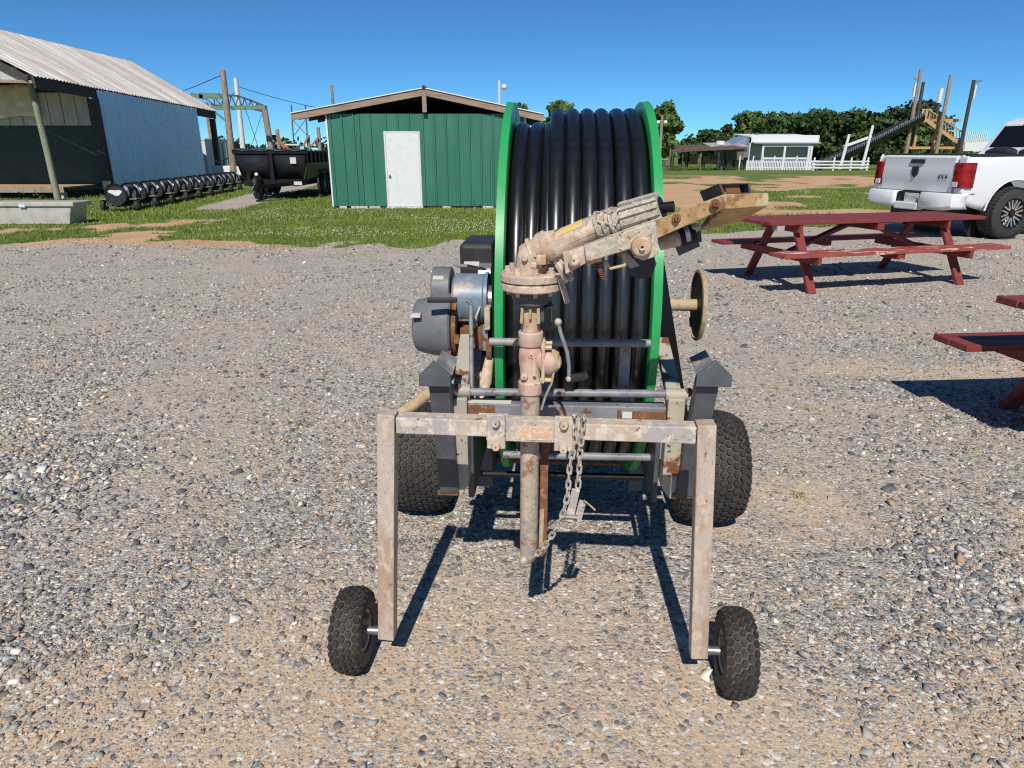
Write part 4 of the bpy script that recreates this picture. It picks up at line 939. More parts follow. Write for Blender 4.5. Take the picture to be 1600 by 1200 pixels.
# ------------------------------------------------------------------ picnic tables
def picnic_table(label, cx, cy, ang, worn):
    s = empty('picnic_table', (cx, cy, 0), R(ang)); tag(s, label, 'picnic table', 'red picnic tables')
    HL = 1.48
    for k in range(5):
        y = -.37 + k*.15; o = MB().box((-HL + random.uniform(-.012,.012), y, .718), (HL + random.uniform(-.012,.012), y + .143, .757)).build('top_plank', M_red, s, bevel=.004)
    for sg in (-1, 1):
        for k in range(2):
            y = sg*.60 + (k - 1)*.142; m = M_redworn if (worn and sg < 0) else M_red
            MB().box((-HL - .04 + random.uniform(-.01,.01), y, .412), (HL + .04, y + .137, .45)).build('seat_plank', m, s, bevel=.004)
    for x in (-1.02, 1.02):
        for sg in (-1, 1):
            MB().bar((x, sg*.62, -.01), (x, sg*.20, .716), .042, .10, up=(1,0,0)).build('leg', M_red, s, bevel=.003)
        MB().box((x - .066, -.74, .322), (x - .024, .74, .411)).build('seat_support', M_red, s, bevel=.004)
        MB().box((x - .066, -.36, .628), (x - .024, .36, .717)).build('top_support', M_red, s, bevel=.004)
        MB().bar((x*.94, 0, .36), (x*.18, 0, .66), .04, .09, up=(0,1,0)).build('diagonal_brace', M_red, s, bevel=.003)
    MB().box((-.045, -.36, .63), (.045, .36, .717)).build('top_cleat', M_red, s)
    for sg in (-1, 1): MB().box((-.05, sg*.60 - .13, .35), (.05, sg*.60 + .13, .411)).build('seat_cleat', M_red, s)
    MB().box((-HL + .1, -.37, .66), (-HL + .19, -.28, .716)).build('grey_block', M_endgrain, s)
    return s
picnic_table('red picnic table with worn near seat, whole, in front of the pickup', 4.15, 8.33, 15, True)
picnic_table('red picnic table cut off by the right edge of the picture', 4.13, 3.40, 5, False)

# ------------------------------------------------------------------ white pickup
def pickup():
    hd = R(15); W = gp(1560, 372); ax = Vector((W.x, W.y, 0)) + Vector((-math.sin(hd), math.cos(hd), 0))*.90
    s = empty('pickup_truck', ax, hd); tag(s, 'white four-wheel-drive pickup truck with black alloy wheels', 'truck')
    hw = 1.0; zc = .445
    arch = [(.56*math.cos(a), zc + .56*math.sin(a)) for a in [R(180 - 10*i) for i in range(0, 19)]]
    arch = [(x, max(z, .50)) for x, z in arch]
    lower = [(-1.12, .62), (-.60, .50)] + arch[1:-1] + [(.60, .50), (1.52, .50)]
    poly = lower + [(1.52, 1.43), (-1.16, 1.405), (-1.17, 1.0), (-1.14, .74)]
    for sg, nm in ((-1, 'bed_side'), (1, 'bed_side')):
        b = MB(); n = len(poly)
        def yo(z): return sg*(hw - .05*max(0, (z - 1.02)/.4)**2 - .05*max(0, (.95 - z)/.5)**2)
        # panel in strips so that it takes a gentle crown
        zs = [.50, .62, .78, .94, 1.02, 1.12, 1.22, 1.32, 1.40, 1.43]
        xs_ = [-1.165, -1.12, -1.0, -.8, -.6] + [.56*math.cos(R(180 - 10*i)) for i in range(1, 18)] + [.6, .75, .9, 1.10]
        def zlow(x):
            a = abs(x)
            if a < .56: return max(.50, zc + math.sqrt(.56**2 - x*x))
            return .62 - .12*min(1, max(0, (x + 1.12)/.5)) if x < 0 else .50
        vs = []
        K = 9
        for x in xs_:
            zl = zlow(x)
            for k in range(K + 1):
                z = zl + (1.425 - zl)*k/K; vs.append((x, yo(z) + sg*(-.025 if k == K else 0) - (sg*.05 if x < -1.15 else 0), z))
        b.add(vs, [(i*(K+1)+k, (i+1)*(K+1)+k, (i+1)*(K+1)+k+1, i*(K+1)+k+1) for i in range(len(xs_)-1) for k in range(K)])
        o = b.build(nm, M_truck, s, True); so = o.modifiers.new('th', 'SOLIDIFY'); so.thickness = .03; so.offset = -1 if sg < 0 else 1
        MB().box((-1.14, sg*.86, 1.42), (1.09, sg*.97, 1.445)).build('bed_rail_cap', M_blackm, s, bevel=.008)
        fl = MB(); m_ = 18
        vs = [(.57*math.cos(R(180*i/m_)), sg*(hw + d), max(.5, zc + .57*math.sin(R(180*i/m_)))) for d in (-.04, .012) for i in range(m_+1)] + [(.60*math.cos(R(180*i/m_)), sg*(hw + .006), max(.5, zc + .60*math.sin(R(180*i/m_)))) for i in range(m_+1)]
        fl.add(vs, [(i, i+1, m_+2+i, m_+1+i) for i in range(m_)] + [(m_+1+i, m_+2+i, 2*m_+3+i, 2*m_+2+i) for i in range(m_)]); fl.build('wheel_arch_lip', M_truck, s, True)
        MB().lathe([(-.02,.03),(-.02,.60)], 20, T(0, sg*.60, .46) @ RZ(math.pi/2)).build('wheel_well', M_blackm, s)
    MB().box((-1.10, -.93, .75), (1.09, .93, .80)).build('bed_floor', M_blackm, s)
    MB().box((1.04, -.92, .80), (1.10, .92, 1.40)).build('bed_front', M_truck, s)
    # tailgate
    b = MB(); rows = [(-1.175, .80), (-1.185, .98), (-1.20, 1.03), (-1.19, 1.20), (-1.185, 1.34), (-1.19, 1.385), (-1.16, 1.415), (-1.10, 1.415)]
    b.add([(x, y, z) for x, z in rows for y in (-.80, .80)], [(2*i, 2*i+2, 2*i+3, 2*i+1) for i in range(len(rows)-1)])
    b = MB(); b.prism(rows + [(-1.10, .80)], -.80, .80); tg = b.build('tailgate', M_truck, s, True, bevel=.006)
    MB().box((-1.215, -.15, 1.275), (-1.180, .15, 1.35)).build('handle', M_blackm, tg, bevel=.008)
    MB().prism([(-.075, .08), (.075, .08), (.075, -.02), (.055, -.07), (0, -.11), (-.055, -.07), (-.075, -.02)], -.006, .006, T(-1.207, .02, 1.14) @ RZ(-math.pi/2)).build('emblem', M_blackm, tg)
    text_part('4X4', .125, T(-1.201, -.58, 1.055) @ RZ(-math.pi/2) @ RX(math.pi/2), M_blackm, tg, 'badge', .25)
    for sg in (-1, 1):
        MB().box((-1.165, sg*.905 - .095, .80), (-1.10, sg*.905 + .07, 1.405)).build('corner_post', M_truck, s, bevel=.02)
        b = MB(); ys_ = [(-1.185, .0), (-1.17, .05), (-1.10, .085), (-.92, .10)]
        t = MB().add([(x, sg*(.915 + d), z) for z in (.885, 1.30) for x, d in ((-1.205,-.105),(-1.212,.03),(-1.19,.088),(-1.10,.118),(-.965,.118),(-.965,.03),(-1.1,-.105))], [(0,1,8,7),(1,2,9,8),(2,3,10,9),(3,4,11,10),(4,5,12,11),(5,6,13,12),(6,0,7,13),(6,5,4,3,2,1,0),(7,8,9,10,11,12,13)]).build('tail_light', M_taill, s, True, bevel=.008)
        MB().box((-1.222, sg*.88 - .055, .90), (-1.18, sg*.88 + .055, .985)).build('reverse_lens', M_lensw, t, bevel=.006)
    # bumper
    for sg in (-1, 1):
        b = MB(); pr = [(-1.30, .26), (-1.34, .34), (-1.34, .80), (-1.30, .96), (-1.18, 1.0), (-1.02, 1.005)]
        zt = lambda y: .795; zb = lambda y: .50 if y < .9 else .53
        vs = []
        for x, y in pr: vs += [(x + .05, sg*y, zb(y)), (x, sg*y, zb(y) + .06), (x, sg*y, zt(y) - .05), (x + .04, sg*y, zt(y)), (x + .16, sg*y*.99, zt(y))]
        b.add(vs, [(5*i+k, 5*i+5+k, 5*i+6+k, 5*i+1+k) for i in range(len(pr)-1) for k in range(4)])
        o = b.build('bumper_end', M_truck, s, True); so = o.modifiers.new('th','SOLIDIFY'); so.thickness = .02
    MB().box((-1.32, -.27, .47), (-1.16, .27, .60)).build('bumper_step', M_truck, s, bevel=.02)
    MB().box((-1.18, -.3, .6), (-1.14, .3, .79)).build('bumper_recess', M_blackm, s)
    lp = MB().box((-1.215, -.155, .60), (-1.20, .155, .755)).build('licence_plate', M_paper, s, bevel=.004)
    text_part('771 LY4', .085, T(-1.217, 0, .675) @ RZ(-math.pi/2) @ RX(math.pi/2), M_greyblue, lp, 'plate_number')
    MB().box((-1.3, -.05, .42), (-.9, .05, .5)).build('hitch', M_blackm, s)
    MB().box((-1.05, -.6, .36), (1.5, .6, .55)).build('chassis', M_blackm, s); MB().tube([(-1.1,-.5,.42),(.2,-.5,.42)],.05,8).build('exhaust', M_steel, s, True)
    # cab
    prof = [(x - .42, z) for x, z in [(1.56, .50), (1.56, 1.42), (1.70, 1.50), (1.93, 2.02), (2.12, 2.10), (3.35, 2.12), (3.75, 2.06), (4.45, 1.50), (5.55, 1.36), (5.85, 1.22), (5.9, .62), (5.4, .5)]]
    b = MB(); n = len(prof); inset = lambda z: .0 if z < 1.45 else (z - 1.45)*.36
    vs = [(x, -(.99 - inset(z)), z) for x, z in prof] + [(x, (.99 - inset(z)), z) for x, z in prof]
    b.add(vs, [tuple(range(n)), tuple(range(2*n-1, n-1, -1))] + [(i, i+n, (i+1) % n + n, (i+1) % n) for i in range(n)])
    cab = b.build('cab', M_truck, s, bevel=.04, seg=3)
    def glass(pts, nm): MB().add([(p[0] - .42, p[1], p[2]) for p in pts], [tuple(range(len(pts)))]).build(nm, M_glass, cab)
    e = .012
    glass([(1.735 - e, -.84, 1.56), (1.735 - e, .84, 1.56), (1.90 - e*1.6, .72, 1.955), (1.90 - e*1.6, -.72, 1.955)], 'rear_window')
    MB().box((1.44, -.28, 2.0), (1.58, .28, 2.07)).build('brake_light', M_taill, cab, bevel=.01)
    for sg in (-1, 1):
        y = lambda z: sg*(.99 - inset(z) + .006)
        glass([(2.0, y(1.53), 1.53), (3.0, y(1.53), 1.53), (3.0, y(2.0), 2.0), (2.15, y(2.0), 2.0)], 'side_window'); glass([(3.08, y(1.53), 1.53), (4.2, y(1.53), 1.53), (3.7, y(2.0), 2.0), (3.08, y(2.0), 2.0)], 'side_window')
    glass([(4.40, -.85, 1.56), (4.40, .85, 1.56), (3.82, .75, 2.02), (3.82, -.75, 2.02)], 'windscreen')
    for y, m_ in ((-.45, .17), (.25, .2)):
        MB().ball((.98, y, 1.47), m_, 12, 7, (.7, 1.6, .5)).ball((.96, y+.18, 1.46), .12, 10, 6, (.8,1.3,.6)).build('cargo_bag', M_blackm, s, True)
    # wheels
    def wheel(x, y, sg):
        r, w = .445, .33
        o = MB().lathe([(-w/2, .27), (-w/2+.01, .36), (-w*.44, .41), (-w*.36, .435), (-w*.2, r), (w*.2, r), (w*.36, .435), (w*.44, .41), (w/2-.01, .36), (w/2, .27)], 40, T(x, y, r) @ RZ(math.pi/2), closed=True).build('wheel', M_tread, s, True)
        b = MB(); 
        for k in range(44):
            a = 2*math.pi*k/44
            for u in (-.125, -.042, .042, .125):
                Mx = T(x, y, r) @ RY(a + (u > 0)*.07) @ T(0, u, r - .001); b.box((-.024, -.034, -.01), (.024, .034, .011 if abs(u) < .1 else .0), Mx)
        tag(b.build('tread_blocks', M_tread, o), kind='stuff')
        MB().lathe([(-w*.45, .275), (-w*.2, .255), (w*.2, .255), (w*.45, .275), (w*.49, .285), (w*.47,.262), (w*.30, .24), (w*.15, .02)], 36, T(x, y, r) @ RZ(math.pi/2 if sg > 0 else -math.pi/2)).build('rim', M_rimblack, o, True)
        yo = y + sg*w*.40
        for k in range(8):
            a0 = 2*math.pi*k/8
            b = MB()
            for d in (-.16, .16):
                p = lambda rad, a, dy: Vector((x + rad*math.cos(a), yo + sg*dy, r + rad*math.sin(a)))
                b.bar(p(.075, a0 + d*.5, 0), p(.238, a0 + d*1.45, .01), .026, .028, up=(0,1,0))
            b.build('spoke', M_rimmetal, o, bevel=.003)
        MB().lathe([(0,.01),(0,.055),(.04,.05),(.05,.03),(.05,.005)], 14, T(x, yo, r) @ RZ(math.pi/2 if sg > 0 else -math.pi/2)).build('hub_cap', M_rimblack, o, True)
        for k in range(20):
            a = 2*math.pi*k/20; pass
        b = MB()
        for k in range(20): a = 2*math.pi*k/20; b.ball((x + .268*math.cos(a), y + sg*w*.475, r + .268*math.sin(a)), .007, 6, 4)
        tag(b.build('rim_bolts', M_rimmetal, o), kind='stuff')
    for x in (0, 3.55):
        for sg in (-1, 1): wheel(x, sg*.90, sg)
pickup()

# ------------------------------------------------------------------ lugged tyres
def lug_tyre(parent, name, c, r, w, around, rows, lug, mcase, mlug, rim_r, mrim, crown=.16, toe=0.):
    A = T(*c) @ RZ(toe)
    rad = lambda u: r*(1 - crown*abs(2*u)**3.2)          # u in -.5 .. .5
    prof = [(-w*.40, rim_r), (-w*.49, rim_r*1.12), (-w*.5, (rim_r + r)/2)] + [(w*u, rad(u) - lug) for u in np.linspace(-.5, .5, 15)] + [(w*.5, (rim_r + r)/2), (w*.49, rim_r*1.12), (w*.40, rim_r)]
    o = MB().lathe(prof, 56, A, closed=True).build(name, mcase, parent, True)
    b = MB(); pitch = 2*math.pi/around
    for i in range(rows):
        u = (i + .5)/rows - .5; u *= .97; x = w*u; rr = rad(u); sl = math.atan2(rad(u - .02) - rad(u + .02), .04*w)
        for k in range(around):
            a = pitch*(k + (.5 if i % 2 else 0))
            Mx = A @ RX(a) @ T(x, 0, rr - lug) @ RY(sl)
            hx = w/rows*.60; hy = rr*pitch*.41; pts = [(-hx, 0), (-hx*.45, -hy), (hx*.45, -hy), (hx, 0), (hx*.45, hy), (-hx*.45, hy)]
            if rows < 6: pts = [(-hx, -hy*.25), (-hx*.3, -hy), (hx*.5, -hy*.9), (hx, hy*.25), (hx*.3, hy), (-hx*.5, hy*.9)]
            vs = [Mx @ Vector((p*1.0, q*1.0, -.004)) for p, q in pts] + [Mx @ Vector((p*.86, q*.86, lug*random.uniform(.85, 1.0))) for p, q in pts]
            b.add(vs, [tuple(range(6, 12))] + [(j, (j+1) % 6, (j+1) % 6 + 6, j + 6) for j in range(6)])
    tag(b.build('tread_lugs', mlug, o), kind='stuff')
    h = MB().lathe([(-w*.42, rim_r*1.02), (-w*.40, rim_r*.9), (-w*.15, rim_r*.82), (-w*.12, rim_r*.3), (w*.12, rim_r*.3), (w*.15, rim_r*.82), (w*.40, rim_r*.9), (w*.42, rim_r*1.02)], 28, A).build('rim', mrim, o, True)
    MB().lathe([(-w*.3, .004), (-w*.3, rim_r*.32), (w*.3, rim_r*.32), (w*.3, .004)], 16, A).build('hub', M_rusty, o, True)
    return o

# ------------------------------------------------------------------ hose reel
RO, RA = (.245, 2.77), 3.5
def rl(px, py, yl): return loc(px, py, yl, RO, RA)
def hose_reel():
    s = empty('hose_reel', (RO[0], RO[1], 0), R(-RA)); tag(s, 'wheeled irrigation hose reel with green flanges and black hose wound on its drum', 'hose reel')
    ZC, RF = .95, .72
    C = T(0, 0, ZC)
    for sg in (-1, 1):
        o = MB().lathe([(sg*.250,.12),(sg*.236,.12),(sg*.229,.66),(sg*.226,.705),(sg*.231,RF),(sg*.257,RF+.003),(sg*.259,RF-.02),(sg*.243,.69),(sg*.25,.66)], 128, C, closed=True).build('drum_flange', M_green, s, True)
    MB().lathe([(-.235,.30),(-.235,.592),(.235,.592),(.235,.30)], 72, C).build('drum_core', M_black, s, True)
    # hose wraps: the left three lie one layer lower
    hr = .0268
    def ring(Rm):
        b = MB(); n, k = 128, 14; vs = []
        for i in range(n):
            a = 2*math.pi*i/n
            for j in range(k):
                t = 2*math.pi*j/k; rr = Rm + hr*math.cos(t); vs.append((hr*math.sin(t), rr*math.cos(a), rr*math.sin(a)))
        b.add(vs, [(i*k+j, ((i+1)%n)*k+j, ((i+1)%n)*k+(j+1)%k, i*k+(j+1)%k) for i in range(n) for j in range(k)]); return b
    up = ring(.70 - hr).build('hose_wrap', M_hose, s, True); lo = ring(.652 - hr).build('hose_wrap', M_hose, s, True)
    ux = [-.070, -.0165, .037, .0905, .144, .1965]; lx = [-.200, -.1465, -.096]
    for i, x in enumerate(ux):
        o = up if i == 0 else share(up, s); o.location = (x, 0, ZC); o.rotation_euler = (0, random.uniform(-.003,.003), R(random.uniform(-.35,.35)))
    for i, x in enumerate(lx):
        o = lo if i == 0 else share(lo, s); o.location = (x, 0, ZC); o.rotation_euler = (0, 0, R(random.uniform(-.35,.35)))
    for x in (-.043, .01, .064, .117, .17, .215): share(lo, s, (x, 0, ZC - .0), scale=(1, .982, .982))
    MB().lathe([(-.36,.001),(-.36,.045),(.36,.045),(.36,.001)], 20, C).build('drum_shaft', M_steel, s, True)
    # front frame
    MB().tube([(-.268,-.765,.943),(.222,-.765,.946)], .0125, 14).build('upper_bar', M_gray, s, True)
    MB().tube([(-.362,-.785,.785),(.305,-.785,.792)], .0125, 14).build('lower_bar', M_gray, s, True)
    for x, w in ((-.088,.040),(.150,.034)): MB().box((x-w/2,-.750,.74),(x+w/2,-.742,.935)).build('bar_upright', M_gray, s, bevel=.002)
    MB().box((-.335,-.80,.690),(.280,-.745,.752)).build('front_beam', M_gray, s, bevel=.004)
    MB().box((.13,-.8035,.695),(.279,-.801,.738)).build('rust_patch_plate', M_rusty, s)
    MB().box((-.333,-.8035,.700),(-.25,-.801,.748)).build('rust_patch_plate', M_rusty, s)
    MB().box((-.30,-.8065,.694),(-.21,-.8042,.722)).build('warning_label', M_paper, s); MB().box((-.335,-.80,.753),(-.20,-.77,.7545)).build('number_plate', M_paper, s)
    MB().box((.145,-.8065,.716),(.175,-.8042,.738)).build('warning_label', M_paper, s)
    for sg, x0, x1 in ((-1,-.388,-.336),(1,.281,.333)):
        pl = [(x0,.44 if sg<0 else .48),(x0 + .02 if sg>0 else x1 - .02,.44),(x1,.48 if sg<0 else .44),(x1,.772),(x0,.772)] if sg < 0 else [(x0,.485),(x0+.028,.445),(x1,.445),(x1,.785),(x0,.785)]
        MB().prism(pl, -.815, -.755).build('front_leg', M_graytan, s, bevel=.004)
        MB().bar((x0+.026,-.775,.770),(x0+.016,-.50,.885),.046,.03).build('top_gusset', M_graytan, s, bevel=.003)
        MB().tube([((x0-.006),-.785,.789),((x1+.008),-.785,.789)], .020, 14).build('collar', M_graytan, s, True)
        xs_ = (-.345,-.325) if sg < 0 else (.262,.278)
        MB().box((xs_[0],-.76,.40),(xs_[1],.55,.66)).build('side_plate', M_dkgray, s, bevel=.003)  # shade on the inner faces put into the charcoal colour
        MB().box((xs_[0]-.02,-.30,.20),(xs_[1]+.02,.10,.40)).build('axle_plate', M_dkgray, s, bevel=.003)
    # A-frame struts carrying the drum
    MB().bar(rl(1066,668,-.46),rl(1024,405,-.40),.05,.05,up=(1,0,0)).build('support_strut', M_strut, s, bevel=.003)
    MB().bar((.352,.55,.60),(.318,.10,1.05),.052,.05,up=(1,0,0)).build('support_strut', M_strut, s, bevel=.003)
    MB().bar((-.315,-.62,.60),(-.30,-.06,1.05),.045,.05,up=(1,0,0)).build('support_strut', M_strut, s, bevel=.003)
    MB().bar((-.315,.55,.60),(-.30,.06,1.05),.045,.05,up=(1,0,0)).build('support_strut', M_strut, s, bevel=.003)
    # lower rails and axle
    MB().tube([(-.235,-.66,.515),(.262,-.66,.518)], .013, 12).build('lower_rail', M_gray, s, True)
    MB().tube([(-.325,-.55,.385),(.262,-.55,.388)], .012, 12).build('lower_rail', M_black, s, True)
    MB().bar((-.325,.20,.42),(.262,.20,.42),.05,.05).build('cross_member', M_dkgray, s); MB().bar((-.325,.5,.5),(.262,.5,.5),.05,.05).build('cross_member', M_dkgray, s)
    MB().tube([(-.74,-.105,.236),(.74,-.105,.236)], .018, 12).build('axle', M_rusty, s, True)
    wl = lug_tyre(s, 'tyre', (-.625,-.10,.237), .237, .25, 42, 10, .009, M_rubberd, M_rubber, .105, M_graytan)
    wr = lug_tyre(s, 'tyre', (.585,-.12,.237), .237, .27, 42, 10, .009, M_rubberd, M_rubber, .105, M_graytan, toe=.02)
    # stabiliser legs with spade plates, folded up
    for sg, top, bot in ((-1, rl(686,580,-.86), rl(704,764,-.80)), (1, rl(1108,580,-.86), rl(1069,768,-.80))):
        lg = MB().bar(bot, top, .062, .05, up=(0,1,0)).build('stabiliser_leg', M_dkgray, s, bevel=.003)
        c = top; w = .047 if sg < 0 else .05
        pts = [(-w, -.034), (w, -.034), (w, .0), (.002*sg, .044), (-w, .0)]
        MB().prism(pts, -.012, .0, T(c.x + (-.006 if sg < 0 else .006), c.y - .032, c.z) @ RX(R(-6))).build('spade_plate', M_dkgray, lg, bevel=.002)
        MB().add([(c.x-sg*.046,c.y-.03,c.z+.002),(c.x-sg*.046,c.y+.07,c.z+.02),(c.x+sg*.0,c.y+.07,c.z+.045),(c.x+sg*.0,c.y-.03,c.z+.04)],[(0,1,2,3)]).build('spade_wing', M_gray, lg).modifiers.new('th','SOLIDIFY').thickness = .006
        MB().box((bot.x-.04,bot.y-.02,bot.z-.014),(bot.x+.028,bot.y+.05,bot.z+.002)).build('foot_pin', M_rusty, lg, bevel=.002)
    # hand wheel on the right
    hwc = (.452,-.3,.966); h = MB().lathe([(-.008,.119),(-.006,.128),(.0,.131),(.008,.128),(.010,.119),(.0,.116)], 48, T(*hwc), closed=True).build('hand_wheel', M_straw, s, True)
    MB().lathe([(-.004,.004),(-.004,.1185),(.008,.1185),(.008,.004)], 40, T(*hwc)).build('dish', M_black, h, True)
    MB().lathe([(-.105,.004),(-.105,.022),(-.0035,.022),(-.0035,.004)], 18, T(*hwc)).build('hub', M_straw, h, True)
    MB().tube([(.30,-.3,.966),(.36,-.3,.966)], .013, 8).build('shaft', M_steel, h, True)
    # drive train on the left
    eng = MB().box((-.475,.10,.98),(-.30,.42,1.13)).build('engine', M_blackm, s, bevel=.02, seg=3)
    MB().box((-.455,.096,1.03),(-.39,.0985,1.055)).build('engine_label', M_paper, eng)
    MB().lathe([(-.06,.01),(-.06,.06),(.06,.06),(.06,.01)], 20, T(-.33,.10,.99)).build('muffler', M_steel, eng, True)
    MB().box((-.44,.12,.80),(-.30,.40,.978)).build('crankcase', M_steel, eng, bevel=.02)
    MB().box((-.46,.06,.78),(-.28,.44,.80)).build('engine_tray', M_gray, s)
    MB().bar((-.38,.0,1.04),(-.43,-.22,1.09),.06,.01).build('guard_bracket', M_gray, s)
    g = MB().lathe([(-.065,.02),(-.065,.083),(-.056,.092),(.045,.092),(.05,.086),(.05,.098),(.062,.098),(.062,.02)], 36, T(-.372,-.33,.985)).build('gearbox', M_blue, s, True)
    MB().lathe([(0,.02),(0,.05),(.09,.045),(.09,.02)], 24, T(-.31,-.33,.985)).build('output_flange', M_steel, g, True)
    MB().lathe([(-.034,.055),(-.034,.082),(-.03,.086),(.030,.086),(.034,.082),(.034,.03)], 36, T(-.482,-.30,1.01)).build('pulley_guard', M_guard, s, True)
    MB().box((-.507,-.372,1.062),(-.468,-.366,1.075)).build('serial_plate', M_paper, s)
    G = T(-.487,-.38,.895) 
    bg_ = MB().lathe([(-.085,.02),(-.085,.084),(-.078,.094),(-.02,.108),(.045,.118),(.052,.112),(.052,.02)], 40, G).build('belt_guard', M_guard, s, True)
    MB().lathe([(.0525,.05),(.0525,.10),(.058,.114),(.072,.108),(.072,.05)], 40, G).build('guard_rim', M_rusty, bg_, True)
    MB().box((-.565,-.492,.95),(-.535,-.470,.962)).build('guard_label', M_paper, bg_)
    for k in range(2): MB().box((-.448+k*.03,-.50,.80+k*.06),(-.43+k*.03,-.485,.83+k*.06)).build('guard_tab', M_rusty, bg_)
    MB().box((-.405,-.44,.82),(-.325,-.36,.90)).build('valve_block', M_rusty, s, bevel=.004); MB().box((-.324,-.44,.82),(-.305,-.36,.905)).build('block_cover', M_gray, s)
    MB().box((-.425,-.40,.918),(-.335,-.30,.935)).build('mount_plate', M_gray, s)
    # lever
    a = rl(668,469,-.52); b = rl(728,469,-.52); c = rl(736,478,-.52); d = rl(737,622,-.74)
    lv = MB().tube([b, b.lerp(c,.5)+Vector((.004,0,.004)), c, d], .0075, 10).build('shift_lever', M_gray, s, True)
    MB().bar(a, rl(714,469,-.52), .02, .016).build('grip', M_blackm, lv, bevel=.003)
    MB().tube([(-.318,-.33,1.06),(-.325,-.40,1.0),(-.345,-.43,.95),(-.352,-.44,.92)], .008, 8).build('brake_linkage', M_steel, s, True)
    MB().ball((-.352,-.445,.915), .012).build('linkage_bolt', M_brass, s, True)
    MB().box((-.292,-.42,.74),(-.284,.2,1.20)).build('chain_guard', M_black, s, bevel=.003)
    for (lo_, hi_), m in ((((-.315,-.46,.90),(-.295,-.40,.98)),M_gun),(((-.31,-.47,.80),(-.29,-.42,.86)),M_rusty),(((-.36,-.50,.69),(-.32,-.44,.75)),M_gun),(((-.35,-.52,.60),(-.30,-.42,.64)),M_graytan),(((-.40,-.20,.88),(-.34,-.10,.96)),M_gun)):
        MB().box(lo_, hi_).build('drive_bracket', m, s, bevel=.004)
    MB().tube([(-.30,-.44,.79),(-.31,-.5,.72),(-.325,-.55,.66)], [.016,.024,.02], 10).build('tensioner_arm', M_gun, s, True)
    MB().lathe([(-.02,.008),(-.02,.022),(.02,.022),(.02,.008)], 16, T(-.375,-.55,.725)).build('idler_roller', M_straw, s, True)
    MB().tube([(-.385,-.45,.82),(-.39,-.5,.74),(-.382,-.53,.69)], .007, 8).build('cable', M_blackm, s, True)
    MB().box((-.44,-.20,.66),(-.30,.1,.68)).build('drive_base', M_gray, s)
    # supply hose strap running back from the left tyre
    st = [rl(622,648,-.35), rl(650,630,-.32), rl(690,600,-.25), rl(712,578,-.15)]
    MB().tube(st, [.022,.024,.022,.02], 10).build('supply_hose', M_straw, s, True)
    for x in (-.385,.325): MB().ball((x+.02,-.79,.80), .014).build('clamp_bolt', M_rusty, s, True)
    # rear deck and tow bar so that the reel is whole from other sides
    MB().bar((0,.5,.45),(0,1.35,.35),.07,.07).build('tow_bar', M_gray, s, bevel=.004)
hose_reel()

